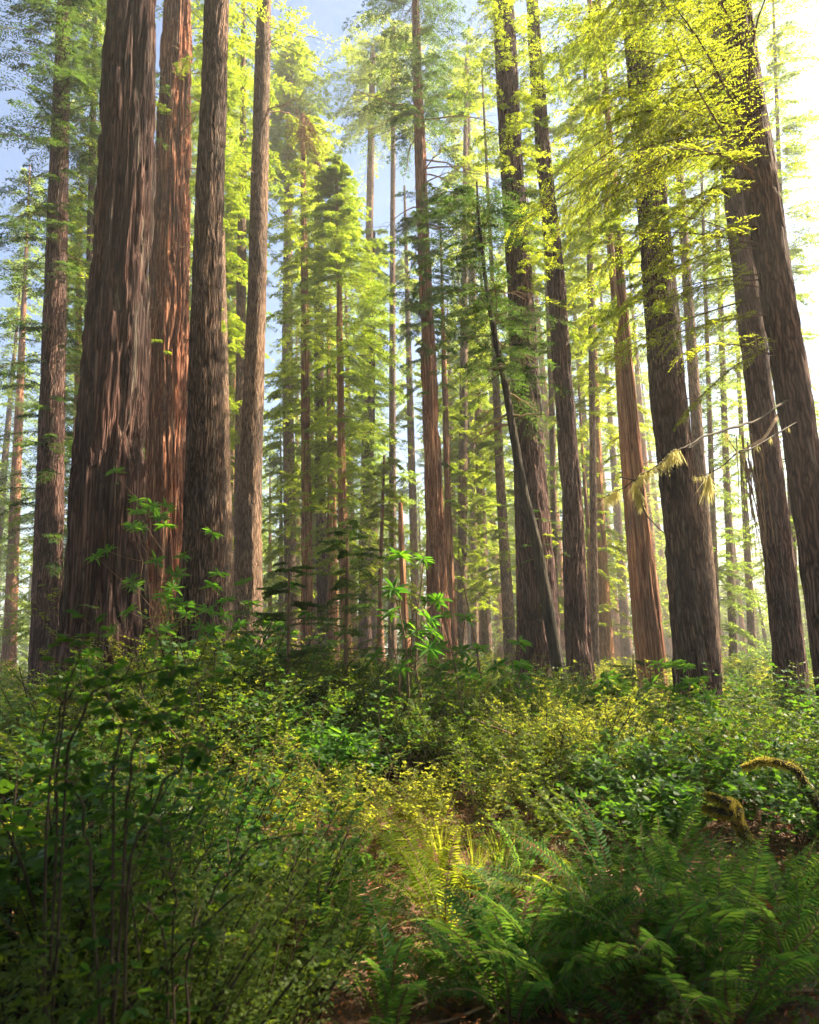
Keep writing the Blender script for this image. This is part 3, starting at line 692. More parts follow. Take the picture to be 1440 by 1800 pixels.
for i, (px, Y, tp) in enumerate(bgt):
    pt = at(px, tp, Y); b = at(px + (px - 500) * .1, 1165, Y)
    sc_ = (pt[2]) / 40.0
    lm = min(marks, key=lambda q: abs(q[0] - px))[1]
    size = 'tall' if tp < 450 else ('middling' if tp < 700 else 'low')
    far = 'very far' if Y > 82 else ('far' if Y > 64 else 'nearer')
    lab = f'{size} {far} hazy green conifer {lm}'
    n = seen.get(lab, 0); seen[lab] = n + 1
    if n: lab = f'another {lab}, set further right'
    o = protos[i % 5] if i < 5 else copy_tree(protos[i % 5], (0, 0, 0))
    o['label'] = lab; o['group'] = 'distant conifers'
    o.location = (float(b[0]), Y, float(gz(b[0], Y))); o.rotation_euler = (0, math.radians(-(px - 500) / 6000 * 57.3 * .35), rng.uniform(0, 6.28)); o.scale = (max(sc_, .45),) * 2 + (sc_,)

# far wood behind everything, one mass
def far_wood():
    a = Acc()
    for i in range(210):
        Y = rng.uniform(105, 190); x = rng.uniform(-.75, .75) * Y
        px, _ = proj((x, Y, 5))
        top = 900 if px < 1180 else 1040
        Hh = max(6, at(px, top + rng.normal(0, 60), Y)[2])
        n = 46; z = rng.uniform(.05, 1, n) * Hh; az = rng.uniform(0, 2 * PI, n)
        P = np.stack([x + 0 * z, Y + 0 * z, z], -1)
        sprays(a, P, az, (1.12 - z / Hh) * 4.2, .0, .3, 8, 4, 1.1, .38, wood=None)
        tubes(a, np.array([[x, Y, -.5], [x, Y, Hh * .5], [x, Y, Hh]]), np.array([.4, .3, .05]), 5, 1)
    tag(a.build('far_wood', ['fol_far', 'bark_grey']), kind='stuff')
far_wood()
#PART3
# unseen trees added behind and beside the camera to shade the near ground
rr = random.Random(5)
cano = thing('shade_redwood', 'x', 'tree', (0, 0, 0), 'shade trees added round the viewer')
a = Acc(); zs = np.array([0, 3, 15, 36.0]); C = np.zeros((4, 2))
trunk_mesh(a, zs, C, np.array([.6, .5, .4, .05]), 20, 30, 'furrow', 77)
a.build('trunk', ['bark_purple'], cano, smooth=True)
class _B: pass
bx = _B(); bx.pos = lambda z: np.stack([0 * z, 0 * z, z], -1); bx.rad = lambda z: .2 + 0 * z
c = Acc(); whorl_branches(bx, c, 11.5, 34, 150, 6.2, 1.5, slope=.15, droop=.2, leaf_l=.3, leaf_w=.13, K=26, Mn=9)
c.build('crown', ['fol_redwood', 'twig'], cano)
around = [(-8, 2.5, 1.0), (-5, -1, 1.0), (0, -4, 1.0), (5.5, -4, 1.0), (-11, 1.5, 1.0), (-3, -9, 1.0), (10, -7, 1.0), (-10, -7, 1.0), (4, -11, 1.0), (-17, 7, 1.0), (-4.6, .8, 1.0), (-6.5, 4, 1.0), (-1.5, -1.5, 1.0), (-16, -2, 1.0), (7.5, 1.2, 1.0), (15, -3, 1.0), (-19, 14, 1.0), (14, 5, .85), (17, 15.5, 1.0)]
for i, (x, y, s) in enumerate(around):
    o = copy_tree(cano, (0, 0, 0)) if i else cano
    o['label'] = 'unseen tall redwood added behind or beside the viewer for its shade'
    o.location = (x, y, float(gz(x, y))); o.rotation_euler.z = rr.uniform(0, 6.28); o.scale = (s * .8, s * .8, s * .62) if y == 15.5 else (.45, .45, .95) if y == 5.2 else (s, s, s * 1.35) if (x < 0 and y > 0) else (s, s, s)
# ---------------------------------------------------------------- undergrowth
def xz(px, py, Y):
    p = at(px, py, Y); return float(p[0]), float(p[2])

def bush(acc, x, y, z, h, spread, nst, ll, K=16, Mn=6, wood=1, leaf=0, lw=.5, fill=.9, rad=.008):
    az = rng.uniform(0, 2 * PI, nst)
    L = spread * rng.uniform(.35, 1.1, nst)
    hh = h * rng.uniform(.6, 1.08, nst)
    P = np.stack([x + rng.normal(0, spread * .28, nst), y + rng.normal(0, spread * .28, nst), z + 0 * az], -1)
    dr = rng.uniform(.15, .6, nst) * hh / L
    sprays(acc, P, az, L, hh / L + dr, dr, K, Mn, ll, ll * lw, sw=.55, ldroop=.2, wood=wood, leaf=leaf, rad=rad, fill=fill, t0=.28, ang=60)

def thicket():
    a = Acc()
    pts = []
    for i in range(3000):
        if len(pts) > 700: break
        Y = 5.6 + (rng.uniform(0, 1) ** 1.35) * 34
        x = rng.uniform(-.68, .68) * Y
        d = .5 + Y * .018
        if all((x - q[0]) ** 2 + (Y - q[1]) ** 2 > d * d for q in pts[-400:]): pts.append((x, Y))
    for x, Y in pts:
        big = float(vnoise(x / 2.4 + 50, Y / 2.4 + 50, 21)); sm = float(vnoise(x / .9, Y / .9 + 9, 22)); ty = float(vnoise(x / 1.3 + 70, Y / 1.3 + 20, 23))
        if sm < .16: continue
        h = .4 + .85 * big ** 1.3 + .35 * sm
        h *= min(1.1, .6 + (Y - 5.6) / 3.2)
        if x < -.12 * Y and Y > 9: h *= 1.25
        if Y > 20: h *= 1 + (Y - 20) / 40
        k, ll, lw, K_, M_ = (2, .07, .55, 12, 5) if ty < .4 else (0, .04, .5, 17, 7) if ty < .62 else (1, .034, .5, 18, 7)
        if Y > 16: K_, M_ = max(9, K_ - 5), 5
        ll = max(ll, .0036 * Y)
        bush(a, x, Y, float(gz(x, Y)), h, h * .8, 17, ll, K_, M_, wood=3, leaf=k, lw=lw)
    tag(a.build('undergrowth', ['fol_thicket', 'fol_huckle', 'fol_salal', 'twig']), kind='stuff')
thicket()

def low_cover():
    a = Acc()
    n = 520
    Y = rng.uniform(2.2, 12, n); x = rng.uniform(-.7, .7, n) * Y
    for i in range(n):
        if vnoise(x[i] / .8 + 30, Y[i] / .8 + 30, 31) < .42: continue
        bush(a, x[i], Y[i], float(gz(x[i], Y[i])), rng.uniform(.08, .3), .28, 7, .026, 9, 5, wood=2, leaf=int(rng.integers(0, 2)), lw=.6, rad=.004)
    tag(a.build('ground_cover', ['fol_salal', 'fol_thicket', 'twig']), kind='stuff')
low_cover()

def litter():
    a = Acc()
    n = 26000
    Y = 1.8 + rng.uniform(0, 1, n) ** 1.3 * 10; x = rng.uniform(-.72, .72, n) * (Y + .5)
    z = gz(x, Y) + .035 + rng.uniform(0, .035, n)
    d = np.stack([rng.normal(0, 1, n), rng.normal(0, 1, n), rng.normal(0, .25, n)], -1)
    nn = np.stack([rng.normal(0, .4, n), rng.normal(0, .4, n), np.ones(n)], -1)
    blades(a, np.stack([x, Y, z], -1), d, nn, rng.uniform(.015, .06, n), rng.uniform(.006, .024, n), 0, .2, .1)
    m = 700; Y = rng.uniform(2, 11, m); x = rng.uniform(-.72, .72, m) * Y; az = rng.uniform(0, 6.28, m); L = rng.uniform(.08, .5, m)
    p = np.stack([x, Y, gz(x, Y) + .05], -1); q = p + np.stack([np.cos(az) * L, np.sin(az) * L, rng.uniform(-.02, .06, m)], -1)
    mid = (p + q) / 2 + rng.normal(0, .012, (m, 3))
    tubes(a, np.stack([p, mid, q], 1), np.stack([L * .012 + .002, L * .01 + .002, L * .004 + .001], 1), 4, 1)
    tag(a.build('leaf_litter', ['dry_leaf', 'deadwood']), kind='stuff')
litter()

trunks_at = sorted([(130, 'massive dark left redwood'), (291, 'shaggy sunlit redwood'), (352, 'furrowed third trunk'), (434, 'clean grey trunk'), (505, 'slim dark young hemlock'), (609, 'golden central trunk'), (715, 'orange broken snag'),
    (775, 'big central redwood'), (865, 'hazy slim trunks'), (945, 'thick mossy trunk'), (1021, 'violet clean trunk'), (1090, 'pale straw trunk'), (1160, 'red slanting trunk'), (1232, 'biggest right trunk'), (1310, 'right edge opening'), (1420, 'outermost right trunk'), (30, 'outermost left trunk')])
used_labels = {}
ORD = ['', 'second ', 'third ', 'fourth ', 'fifth ', 'sixth ', 'seventh ']
def lab(desc, px, Y):
    lm = min(trunks_at, key=lambda q: abs(q[0] - px))[1]
    rowd = 'nearest row' if Y < 4.6 else 'front row' if Y < 7.5 else 'middle row' if Y < 11 else 'back row'
    base = f'{desc} below the {lm}, {rowd}'
    k = used_labels.get(base, 0); used_labels[base] = k + 1
    return base if not k else f'{ORD[k]}{desc} rightward below the {lm}, {rowd}'

# shrub prototypes, height 1 m
def shrub_proto(name, fol, nst, ll, K, Mn, lw, spread=.75, fill=.9):
    r = thing(name, 'x', 'shrub', (0, 0, 0), 'shrubs of the forest floor')
    a = Acc(); b = Acc()
    az = rng.uniform(0, 2 * PI, nst); L = spread * rng.uniform(.3, 1.0, nst); hh = rng.uniform(.6, 1.05, nst)
    P = np.stack([rng.normal(0, .1, nst), rng.normal(0, .1, nst), 0 * az - .02], -1); dr = rng.uniform(.1, .5, nst) * hh / L
    st = rng.bit_generator.state
    sprays(a, P, az, L, hh / L + dr, dr, K, Mn, ll, ll * lw, sw=.5, ldroop=.15, wood=None, fill=fill, t0=.3, ang=58)
    rng.bit_generator.state = st
    bend = rng.normal(0, .12, nst)
    t = np.linspace(0, .97, 7)[None]
    H = np.stack([np.cos(az), np.sin(az), 0 * az], -1); S = np.stack([-np.sin(az), np.cos(az), 0 * az], -1)
    X = P[:, None] + H[:, None] * (L[:, None] * t)[..., None] + np.array([0, 0, 1]) * ((hh / L + dr)[:, None] * t * L[:, None] - dr[:, None] * t * t * L[:, None])[..., None] + S[:, None] * (bend[:, None] * L[:, None] * t * t)[..., None]
    tubes(b, X, np.linspace(.009, .0025, 7)[None].repeat(nst, 0), 5)
    a.build('foliage', [fol], r); b.build('stem', ['cane'], r)
    return r
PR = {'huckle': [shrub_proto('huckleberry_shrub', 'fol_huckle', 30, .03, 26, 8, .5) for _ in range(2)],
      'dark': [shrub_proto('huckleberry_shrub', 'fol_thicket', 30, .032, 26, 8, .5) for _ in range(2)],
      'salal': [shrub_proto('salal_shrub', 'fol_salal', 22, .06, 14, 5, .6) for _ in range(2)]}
first_use = {}
DESC = {'huckle': 'sunny yellow-green small-leaved shrub', 'dark': 'dense dark green small-leaved shrub', 'salal': 'glossy broad-leaved green shrub'}
shrubs = [('huckle', 960, 9.5, 1200), ('salal', 1060, 8.6, 1225), ('huckle', 1000, 8.2, 1225), ('huckle', 900, 8.6, 1240), ('huckle', 1240, 8.4, 1255), ('huckle', 1180, 7.2, 1370), ('huckle', 1010, 7.4, 1360), ('huckle', 1110, 6.6, 1440),
          ('huckle', 1300, 9.5, 1250), ('huckle', 1380, 8, 1260), ('huckle', 860, 11, 1190), ('huckle', 820, 9, 1290), ('huckle', 750, 10, 1230), ('huckle', 290, 15, 1040), ('huckle', 270, 13, 1120), ('huckle', 455, 16, 1100), ('dark', 400, 12, 1115), ('huckle', 960, 7.6, 1225), ('huckle', 1045, 7.3, 1215), ('huckle', 1110, 7.6, 1245), ('dark', 900, 7.9, 1250), ('dark', 200, 8.5, 1150), ('huckle', 300, 8.8, 1130), ('dark', 370, 8.2, 1140), ('huckle', 450, 9, 1140), ('dark', 530, 8.6, 1165), ('dark', 640, 9.3, 1175), ('salal', 140, 6.5, 1220), ('dark', 110, 8.8, 1170), ('huckle', 1270, 7.2, 1265), ('dark', 780, 8.4, 1215), ('salal', 330, 11, 1150), ('huckle', 480, 12.5, 1125), ('dark', 250, 11, 1185), ('salal', 420, 10, 1165), ('dark', 560, 12, 1150),
          ('dark', 700, 9.6, 1240), ('dark', 640, 8.8, 1260), ('dark', 560, 9.2, 1240), ('dark', 480, 9.5, 1210), ('dark', 430, 8.5, 1190), ('dark', 380, 8.6, 1180), ('dark', 330, 8.2, 1230), ('dark', 520, 7.2, 1330), ('dark', 620, 7.2, 1360),
          ('dark', 760, 7.2, 1390), ('dark', 880, 6.8, 1430), ('dark', 960, 6.4, 1460), ('dark', 240, 7, 1250), ('dark', 160, 7.5, 1230), ('dark', 400, 6, 1340), ('dark', 300, 5.2, 1340), ('dark', 60, 7, 1200),
          ('salal', 120, 3.9, 1340), ('dark', 200, 3.4, 1400), ('salal', 330, 3.6, 1420), ('dark', 430, 3.8, 1450), ('dark', 150, 2.6, 1530), ('dark', 300, 2.8, 1520), ('dark', 60, 2.6, 1480), ('dark', 400, 2.9, 1600), ('dark', 230, 2.3, 1620), ('dark', 490, 3.4, 1590), ('salal', 520, 4.4, 1420), ('salal', 590, 10, 1150), ('salal', 680, 10.5, 1160),
          ('salal', 450, 10.5, 1100), ('salal', 360, 11, 1090), ('salal', 1060, 11.5, 1215), ('salal', 1200, 10, 1230), ('salal', 1310, 6.4, 1440), ('salal', 840, 7.8, 1330), ('salal', 40, 3.4, 1300), ('salal', 1400, 6, 1330), ('salal', 230, 4.4, 1320), ('salal', 380, 4.8, 1330)]
for i, (k, px, Y, top) in enumerate(shrubs):
    x, zt = xz(px, top, Y); x0 = float(at(px, 1400, Y)[0]); g = float(gz(x, Y)); h = max(.3, zt - g)
    p = PR[k][i % 2]
    label = lab(DESC[k], px, Y)
    if p.name in first_use:
        o = copy_tree(p, (x, Y, g), rng.uniform(0, 6.28), h, label)
    else:
        first_use[p.name] = 1; o = p; o.location = (x, Y, g); o.rotation_euler.z = 1.0; o.scale = (h,) * 3; o['label'] = label

# rhododendrons: bare crooked stems carrying whorls of long leaves
def whorls(acc, P, A, nl=9, l=.12, w=.045, mi=0):
    n = len(P); A = nrm(A)
    ref = nrm(np.cross(A, np.array([.3, .8, .2]))); B2 = np.cross(A, ref)
    th = (np.arange(nl)[None] + rng.uniform(0, 1, (n, 1))) / nl * 2 * PI + rng.normal(0, .15, (n, nl))
    el = rng.normal(.25, .28, (n, nl))
    D = (ref[:, None] * np.cos(th)[..., None] + B2[:, None] * np.sin(th)[..., None]) * np.cos(el)[..., None] + A[:, None] * np.sin(el)[..., None]
    N = A[:, None] + rng.normal(0, .15, (n, nl, 3))
    b = np.repeat(P[:, None], nl, 1) + A[:, None] * rng.uniform(-.02, .01, (n, nl, 1))
    blades(acc, b, D, N, l * rng.uniform(.7, 1.15, n * nl), w * rng.uniform(.8, 1.1, n * nl), mi, .3, .12)

def rhodo(label, px, Y, top, spread_px=70, nst=4, lean=0, l=.12, tiers=3, nl=9, fol='fol_rhodo', seed=0):
    x, zt = xz(px, top, Y); g = float(gz(x, Y)); h = zt - g; s = spread_px / 1250 * Y
    r = thing('rhododendron', label, 'shrub', (x, Y, g), 'rhododendrons with whorled leaves')
    f = Acc(); tips = []; dirs = []; l = l * 1.35
    for k in range(nst):
        wd = Acc()
        tx, ty = (lean + rng.uniform(-1, 1)) * s, rng.uniform(-1, 1) * s
        hk = h * (rng.uniform(.72, 1.0) if k else 1.0)
        t = np.linspace(0, 1, 9)
        wob = np.cumsum(rng.normal(0, .02, (9, 3)), 0) * h; wob[:, 2] = 0
        pts = np.stack([x + tx * t ** 1.3, Y + ty * t ** 1.3, g + hk * t], -1) + wob
        tubes(wd, pts, np.linspace(.016, .006, 9), 6)
        tips.append(pts[-1]); dirs.append(pts[-1] - pts[-2])
        for j in range(tiers):
            q = pts[4 + (j % 5)] if j < 5 else pts[6]
            a = rng.uniform(0, 6.28); L = rng.uniform(.12, .3) * h * .6
            e = q + np.array([math.cos(a) * L, math.sin(a) * L, L * rng.uniform(.3, .9)])
            md = (q + e) / 2 + np.array([0, 0, -.03 * L])
            tubes(wd, np.array([q, md, e]), np.array([.008, .006, .004]), 5)
            tips.append(e); dirs.append(e - md)
        wd.build('stem', ['twig'], r, (x, Y, g), True)
    tips = np.array(tips); dirs = nrm(np.array(dirs)) + np.array([0, 0, .5])
    whorls(f, tips, dirs, nl, l); whorls(f, tips - nrm(dirs) * .035, dirs, nl - 2, l * 1.05)
    f.build('foliage', [fol], r, (x, Y, g))
rhodo('tall rhododendron with crooked bare stem and whorled leaves, before the orange snag', 712, 9, 985, 55, 4, l=.13)
rhodo('rhododendron with big drooping whorls, right of the orange snag foot', 800, 9.5, 1080, 50, 3)
rhodo('bright green whorled rhododendron in front of the violet clean trunk', 1035, 10, 1205, 60, 9, l=.14, tiers=5)
rhodo('slim rhododendron climbing before the red slanting trunk base', 1150, 9.5, 1165, 35, 3, l=.12)
rhodo('rhododendron beside the lower left edge of the biggest right trunk', 1205, 9, 1170, 30, 3, l=.11)
rhodo('backlit rhododendron between the massive dark and shaggy redwoods', 285, 13, 870, 42, 4, l=.15, tiers=5)
rhodo('low rhododendron over the foot of the furrowed third trunk', 345, 11.5, 1015, 50, 5, l=.13)
rhodo('rhododendron covering the foot of the clean grey trunk', 450, 12.5, 1025, 55, 6, l=.14)
rhodo('shaded rhododendron with a few yellow leaves under the slim hemlocks', 560, 7.6, 1290, 60, 6, l=.12)
rhodo('small rhododendron clump right of the shaded yellow-leaved one', 655, 8, 1300, 45, 5, l=.11)
rhodo('rhododendron with lush whorls left of the golden trunk foot', 585, 11, 1160, 60, 7, l=.13)
rhodo('leafy rhododendron near the middle, under the big central redwood', 740, 10, 1180, 50, 6, l=.12)
rhodo('straggling rhododendron leaning below the hazy slim trunks', 860, 9.5, 1130, 40, 3, lean=.6, l=.12)
rhodo('rhododendron left of the massive dark redwood, partly cut by the shade', 120, 9.5, 1150, 50, 4, l=.12)

# thin bare saplings leaning in the middle
def sapling(label, pts_px, Y, w0=.02, name='bare_sapling'):
    P = np.array([at(px, py, Y) for px, py in pts_px]); g = float(gz(P[0][0], Y))
    P[0][2] = g - .05
    r = thing(name, label, 'sapling', (P[0][0], Y, g))
    t = np.linspace(0, 1, 24); tt = np.linspace(0, 1, len(P))
    Q = np.stack([np.interp(t, tt, P[:, k]) for k in range(3)], -1)
    Q += np.cumsum(rng.normal(0, .006, Q.shape), 0)
    a = Acc(); tubes(a, Q, np.linspace(w0, w0 * .25, 24), 6); a.build('stem', ['twig'], r, (P[0][0], Y, g), True)
    for k in range(7):
        b = Acc(); q = Q[rng.integers(8, 23)]; az = rng.uniform(0, 6.28); L = rng.uniform(.2, .7)
        e = q + np.array([math.cos(az) * L, math.sin(az) * L, L * .4]); m_ = (q + e) / 2 + rng.normal(0, .03, 3)
        tubes(b, np.array([q, m_, e]), np.array([w0 * .35, w0 * .25, w0 * .1]), 4)
        b.build('branch', ['twig'], r, (P[0][0], Y, g), True)
sapling('thin dark bare sapling leaning left above the shrubs, right of the central redwood', [(850, 1330), (845, 1190), (830, 1100), (816, 1030), (806, 960)], 11)
sapling('thin forked bare sapling right of the orange broken snag', [(705, 1330), (716, 1180), (724, 1090), (722, 1040)], 9.2, .018)
sapling('crooked dark stem rising among the sunny shrubs right of centre', [(950, 1420), (948, 1370), (935, 1330), (905, 1300)], 7.5, .03)
sapling('short dark stem among the right-hand shrubs', [(1010, 1440), (1022, 1400), (1040, 1340)], 7.5, .028)
sapling('bare sapling before the massive dark left redwood', [(250, 1400), (262, 1250), (275, 1100), (283, 1000)], 9.5, .012)

# two young hemlocks with flat layered boughs
def hemlock(label, st, Y, z0y, top, L0, L1, n=44):
    ax = Axis(st, Y, .1); r = thing('young_hemlock', label, 'tree', ax.base)
    a = Acc(); P = np.stack([ax.C[:, 0], ax.C[:, 1], ax.z], -1)
    zz = np.linspace(ax.z[0], ax.z[-1], 30); tubes(a, ax.pos(zz), np.maximum(ax.rad(zz), .006), 7)
    a.build('trunk', ['twig'], r, ax.base, True)
    c = Acc(); whorl_branches(ax, c, ax.zpx(z0y), ax.zpx(top), n, L0, L1, slope=.05, droop=.12, leaf_l=.034, leaf_w=.013, K=46, Mn=14, rad=.006, sw=.36, ldroop=.1)
    c.build('crown', ['fol_dark', 'twig'], r, ax.base)
hemlock('taller young hemlock with wide flat dark boughs before the golden trunk', [(605, 1420, 12), (608, 1200, 10), (610, 1040, 6), (611, 920, 2)], 9.5, 1230, 925, 1.45, .35, 62)
hemlock('slimmer young hemlock with sparse flat boughs left of the taller one', [(506, 1420, 11), (506, 1200, 8), (508, 1060, 5), (508, 985, 2)], 9.0, 1250, 990, 1.1, .3, 46)
hemlock('small dark young hemlock sapling right of the violet clean trunk', [(1116, 1330, 8), (1114, 1220, 6), (1113, 1150, 2)], 12, 1280, 1150, .6, .2, 26)

# ---------------------------------------------------------------- sword ferns
def frond_mesh(name, mat, arch, npin=42, wmax=.085, seed=0):
    rg = np.random.default_rng(seed); a = Acc()
    t = np.linspace(0, 1, 20)
    def axis(t):
        th0, th1 = arch
        # integrate a bending line of length 1
        s = np.linspace(0, 1, 200); th = th0 + (th1 - th0) * s ** 1.4
        X = np.concatenate([[0], np.cumsum(np.cos(th))[:-1]]) / 200; Z = np.concatenate([[0], np.cumsum(np.sin(th))[:-1]]) / 200
        return np.stack([np.interp(t, s, X), .06 * math.sin(seed) * t ** 2, np.interp(t, s, Z)], -1)
    tubes(a, axis(t), np.linspace(.0045, .001, 20), 5, 1)
    tp = np.linspace(.13, .985, npin)
    tp = np.repeat(tp, 2); side = np.tile([1.0, -1.0], npin)
    B = axis(tp); T = nrm(axis(np.minimum(tp + .01, 1)) - axis(tp - .01)); Y = np.array([0, 1.0, 0]); N = nrm(np.cross(T, Y)) * -1
    N = np.where(N[:, 2:3] < 0, -N, N)
    Ls = wmax * np.minimum(1, .45 + (tp - .1) * 3) * np.clip((1.02 - tp) * 2.6, .08, 1) * rg.uniform(.88, 1.08, len(tp))
    D = nrm(Y * side[:, None] + T * .28 + N * rg.normal(.12, .1, (len(tp), 1)) + rg.normal(0, .04, (len(tp), 3)))
    kp = rg.uniform(0, 1, len(tp)) > .04; B, D, N, Ls, tp = B[kp], D[kp], N[kp], Ls[kp] * rg.choice([1, 1, 1, 1, .7], kp.sum()), tp[kp]
    blades(a, B, D, N + rg.normal(0, .12, (len(tp), 3)), Ls, np.maximum(Ls * .2, .006), 0, .18, .1)
    return a.mesh(name, [mat, 'twig'])
ARCH = [(1.35, -.1), (1.15, -.35), (1.45, .35), (.95, -.25), (1.25, .15)]
FR = {k: [frond_mesh('frond', k, ARCH[i], seed=i + 1) for i in range(5)] for k in ('fern', 'fern_sunlit', 'fern_dry')}
fern_n = {}
def fern(px, row, size, n=15, mat='fern', desc='green sword fern', az=None, spread=PI, lean=0.0, label=None):
    # row: picture row of the base on the ground
    d = fw + rt * ((px - 720) / F_PX) + up * ((900 - row) / F_PX)
    Y = d[1] * (EYE / -d[2]); x = d[0] / d[1] * Y; g = float(gz(x, Y))
    if label is None: label = lab(desc, px, Y)
    r = thing('sword_fern', label, 'fern', (x, Y, g), 'sword ferns of the foreground')
    for i in range(n):
        me = FR['fern_dry' if (mat != 'fern_dry' and rng.uniform() < .04) else mat][int(rng.integers(0, 5))]
        o = bpy.data.objects.new('frond', me); COL.objects.link(o); o.parent = r
        a = (2 * PI * i / n + rng.normal(0, .2)) if az is None else rng.normal(az, spread)
        o.rotation_euler = (rng.normal(0, .25), rng.normal(-lean, .16), a)
        o.scale = (size * 1.06 * rng.uniform(.7, 1.15),) * 3
        o.location = (math.cos(a) * .03, math.sin(a) * .03, -.02)
    return r
random.seed(3)
rng = np.random.default_rng(11)
cf = fern(775, 1705, 1.0, 9, 'fern_sunlit', az=0, spread=0, label='sunlit yellow-green sword fern with arching fronds, centre foreground')
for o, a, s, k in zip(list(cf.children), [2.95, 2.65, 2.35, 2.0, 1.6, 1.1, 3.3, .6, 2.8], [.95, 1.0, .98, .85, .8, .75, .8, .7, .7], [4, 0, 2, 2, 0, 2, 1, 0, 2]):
    o.data = FR['fern_sunlit'][k]; o.rotation_euler = (0, .12 * math.cos(a * 3), a); o.scale = (s, s * 1.15, s)
fern(800, 1660, .75, 8, 'fern_sunlit', az=1.7, spread=.8, label='smaller sunlit fern just behind the bright centre one')
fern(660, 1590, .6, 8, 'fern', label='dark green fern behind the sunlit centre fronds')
fern(530, 1650, .6, 12, 'fern_sunlit', label='half lit fern left of the bright centre one')
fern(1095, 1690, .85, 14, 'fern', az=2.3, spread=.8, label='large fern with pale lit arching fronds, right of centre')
fern(1030, 1670, .75, 12, 'fern_sunlit', az=2.3, spread=.7, label='fern with golden fronds leaning left, beside the large pale one')
fern(1235, 1660, .75, 14, 'fern', label='tall upright blue-green fern under the mossy broken limb')
fern(1330, 1720, .75, 14, 'fern', label='big spreading fern at the right edge')
fern(1180, 1610, .75, 13, 'fern', label='fern with silvery fronds behind the tall upright one')
fern(960, 1760, .85, 16, 'fern', label='soft dark green fern in the near right foreground')
fern(905, 1790, .7, 13, 'fern', label='near fern whose fronds cross the bottom middle')
fern(1150, 1790, .85, 16, 'fern', label='broad blue-green fern at the bottom right')
fern(1290, 1830, .85, 16, 'fern', label='nearest fern in the bottom right corner')
fern(690, 1850, .7, 13, 'fern', label='shaded fern at the bottom centre')
fern(560, 1760, .75, 14, 'fern', label='shaded fern at the bottom left of centre')
fern(400, 1730, .7, 13, 'fern', label='dark fern in the lower left gloom')
fern(250, 1790, .75, 14, 'fern', label='darkest fern in the bottom left corner')
fern(150, 1700, .7, 13, 'fern_sunlit', label='fern catching yellow light at lower left')
fern(330, 1600, .6, 12, 'fern_sunlit', label='small yellow-lit fern behind the lower left shrubs')
fern(600, 1500, .7, 12, 'fern', label='dark fern in the hollow under the young hemlocks')
fern(930, 1590, .55, 11, 'fern', label='small fern at the shrub foot right of the grass tuft')
fern(880, 1640, .5, 9, 'fern', az=1.2, spread=.4, label='fern with one upright oval frond near the grass tuft')
fern(1400, 1760, .85, 15, 'fern', label='fern beyond the right edge fern')
fern(60, 1780, .8, 14, 'fern', label='fern outside the lower left shrubs')
fern(900, 1610, .35, 7, 'fern_dry', label='withered rusty fern beside the grass tuft')
fern(790, 1700, .4, 7, 'fern_dry', label='withered brown fern between the centre and near ferns')
fern(1130, 1740, .4, 7, 'fern_dry', label='withered reddish fern under the large pale one')
fern(540, 1700, .35, 6, 'fern_dry', label='withered orange fern among litter left of centre')
fern(1060, 1570, .5, 10, 'fern', label='fern tucked under the sunny shrubs right of centre')
fern(470, 1580, .55, 11, 'fern', label='fern half hidden left of the hollow')
fern(1400, 1620, .6, 12, 'fern', label='fern under the outermost right shrubs')

for px, row, sz in [(470, 1690, .6), (600, 1620, .5), (620, 1700, .65), (810, 1800, .6), (1010, 1820, .8), (1230, 1760, .8), (480, 1800, .7), (900, 1830, .75), (1080, 1730, .7), (1385, 1700, .7), (340, 1680, .6), (180, 1800, .7)]:
    fern(px, row, sz, 13, 'fern', desc='shaded green sword fern')
# grass tuft
def grass(px, row, label):
    d = fw + rt * ((px - 720) / F_PX) + up * ((900 - row) / F_PX); Y = d[1] * (EYE / -d[2]); x = d[0] / d[1] * Y; g = float(gz(x, Y))
    a = Acc(); n = 130
    az = rng.uniform(0, 6.28, n); L = rng.uniform(.15, .42, n); tl = rng.uniform(.15, .9, n)
    t = np.linspace(0, 1, 6)[None]
    X = (L * tl)[:, None] * t ** 1.6; Zz = L[:, None] * (t - .35 * tl[:, None] * t * t)
    c = np.stack([np.cos(az)[:, None] * X, np.sin(az)[:, None] * X, Zz], -1) + np.stack([rng.normal(0, .03, n), rng.normal(0, .03, n), 0 * az], -1)[:, None]
    S = np.stack([-np.sin(az), np.cos(az), 0 * az], -1)[:, None]; w = (.004 * (1.02 - t) ** .6)[..., None]
    A_, B_ = c - S * w, c + S * w
    V = np.stack([A_, B_], 2).reshape(n, 12, 3); i = np.arange(n)[:, None, None] * 12 + np.arange(5)[None, :, None] * 2
    a.add(V, i + np.array([0, 1, 3, 2]))
    o = a.build('grass_tuft', ['grass']); o.location = (x, Y, g)
    tag(o, label, 'grass', 'tufts of grass')
grass(835, 1600, 'glowing yellow-green grass tuft right of the sunlit centre fern')
grass(770, 1560, 'thin dark grass tuft behind the sunlit centre fern')
grass(880, 1570, 'small grass tuft at the foot of the shrubs')

# ---------------------------------------------------------------- mossy broken limb at the right
def fuzz(acc, P, r, n, l, mi=0, down=.6, w=.25):
    """moss hairs round a line P (m,3)"""
    m = len(P); k = rng.uniform(0, m - 1.001, n); i = k.astype(int); f = (k - i)[:, None]
    c = P[i] * (1 - f) + P[i + 1] * f; rr = np.interp(k, np.arange(m), r)
    d = nrm(rng.normal(0, 1, (n, 3)))
    b = c + d * rr[:, None] * .9
    dd = d + np.array([0, 0, -down]) + rng.normal(0, .3, (n, 3))
    leaves(acc, b, dd, rng.normal(0, 1, (n, 3)), l * rng.uniform(.4, 1.2, n), l * w * rng.uniform(.6, 1.2, n), mi)

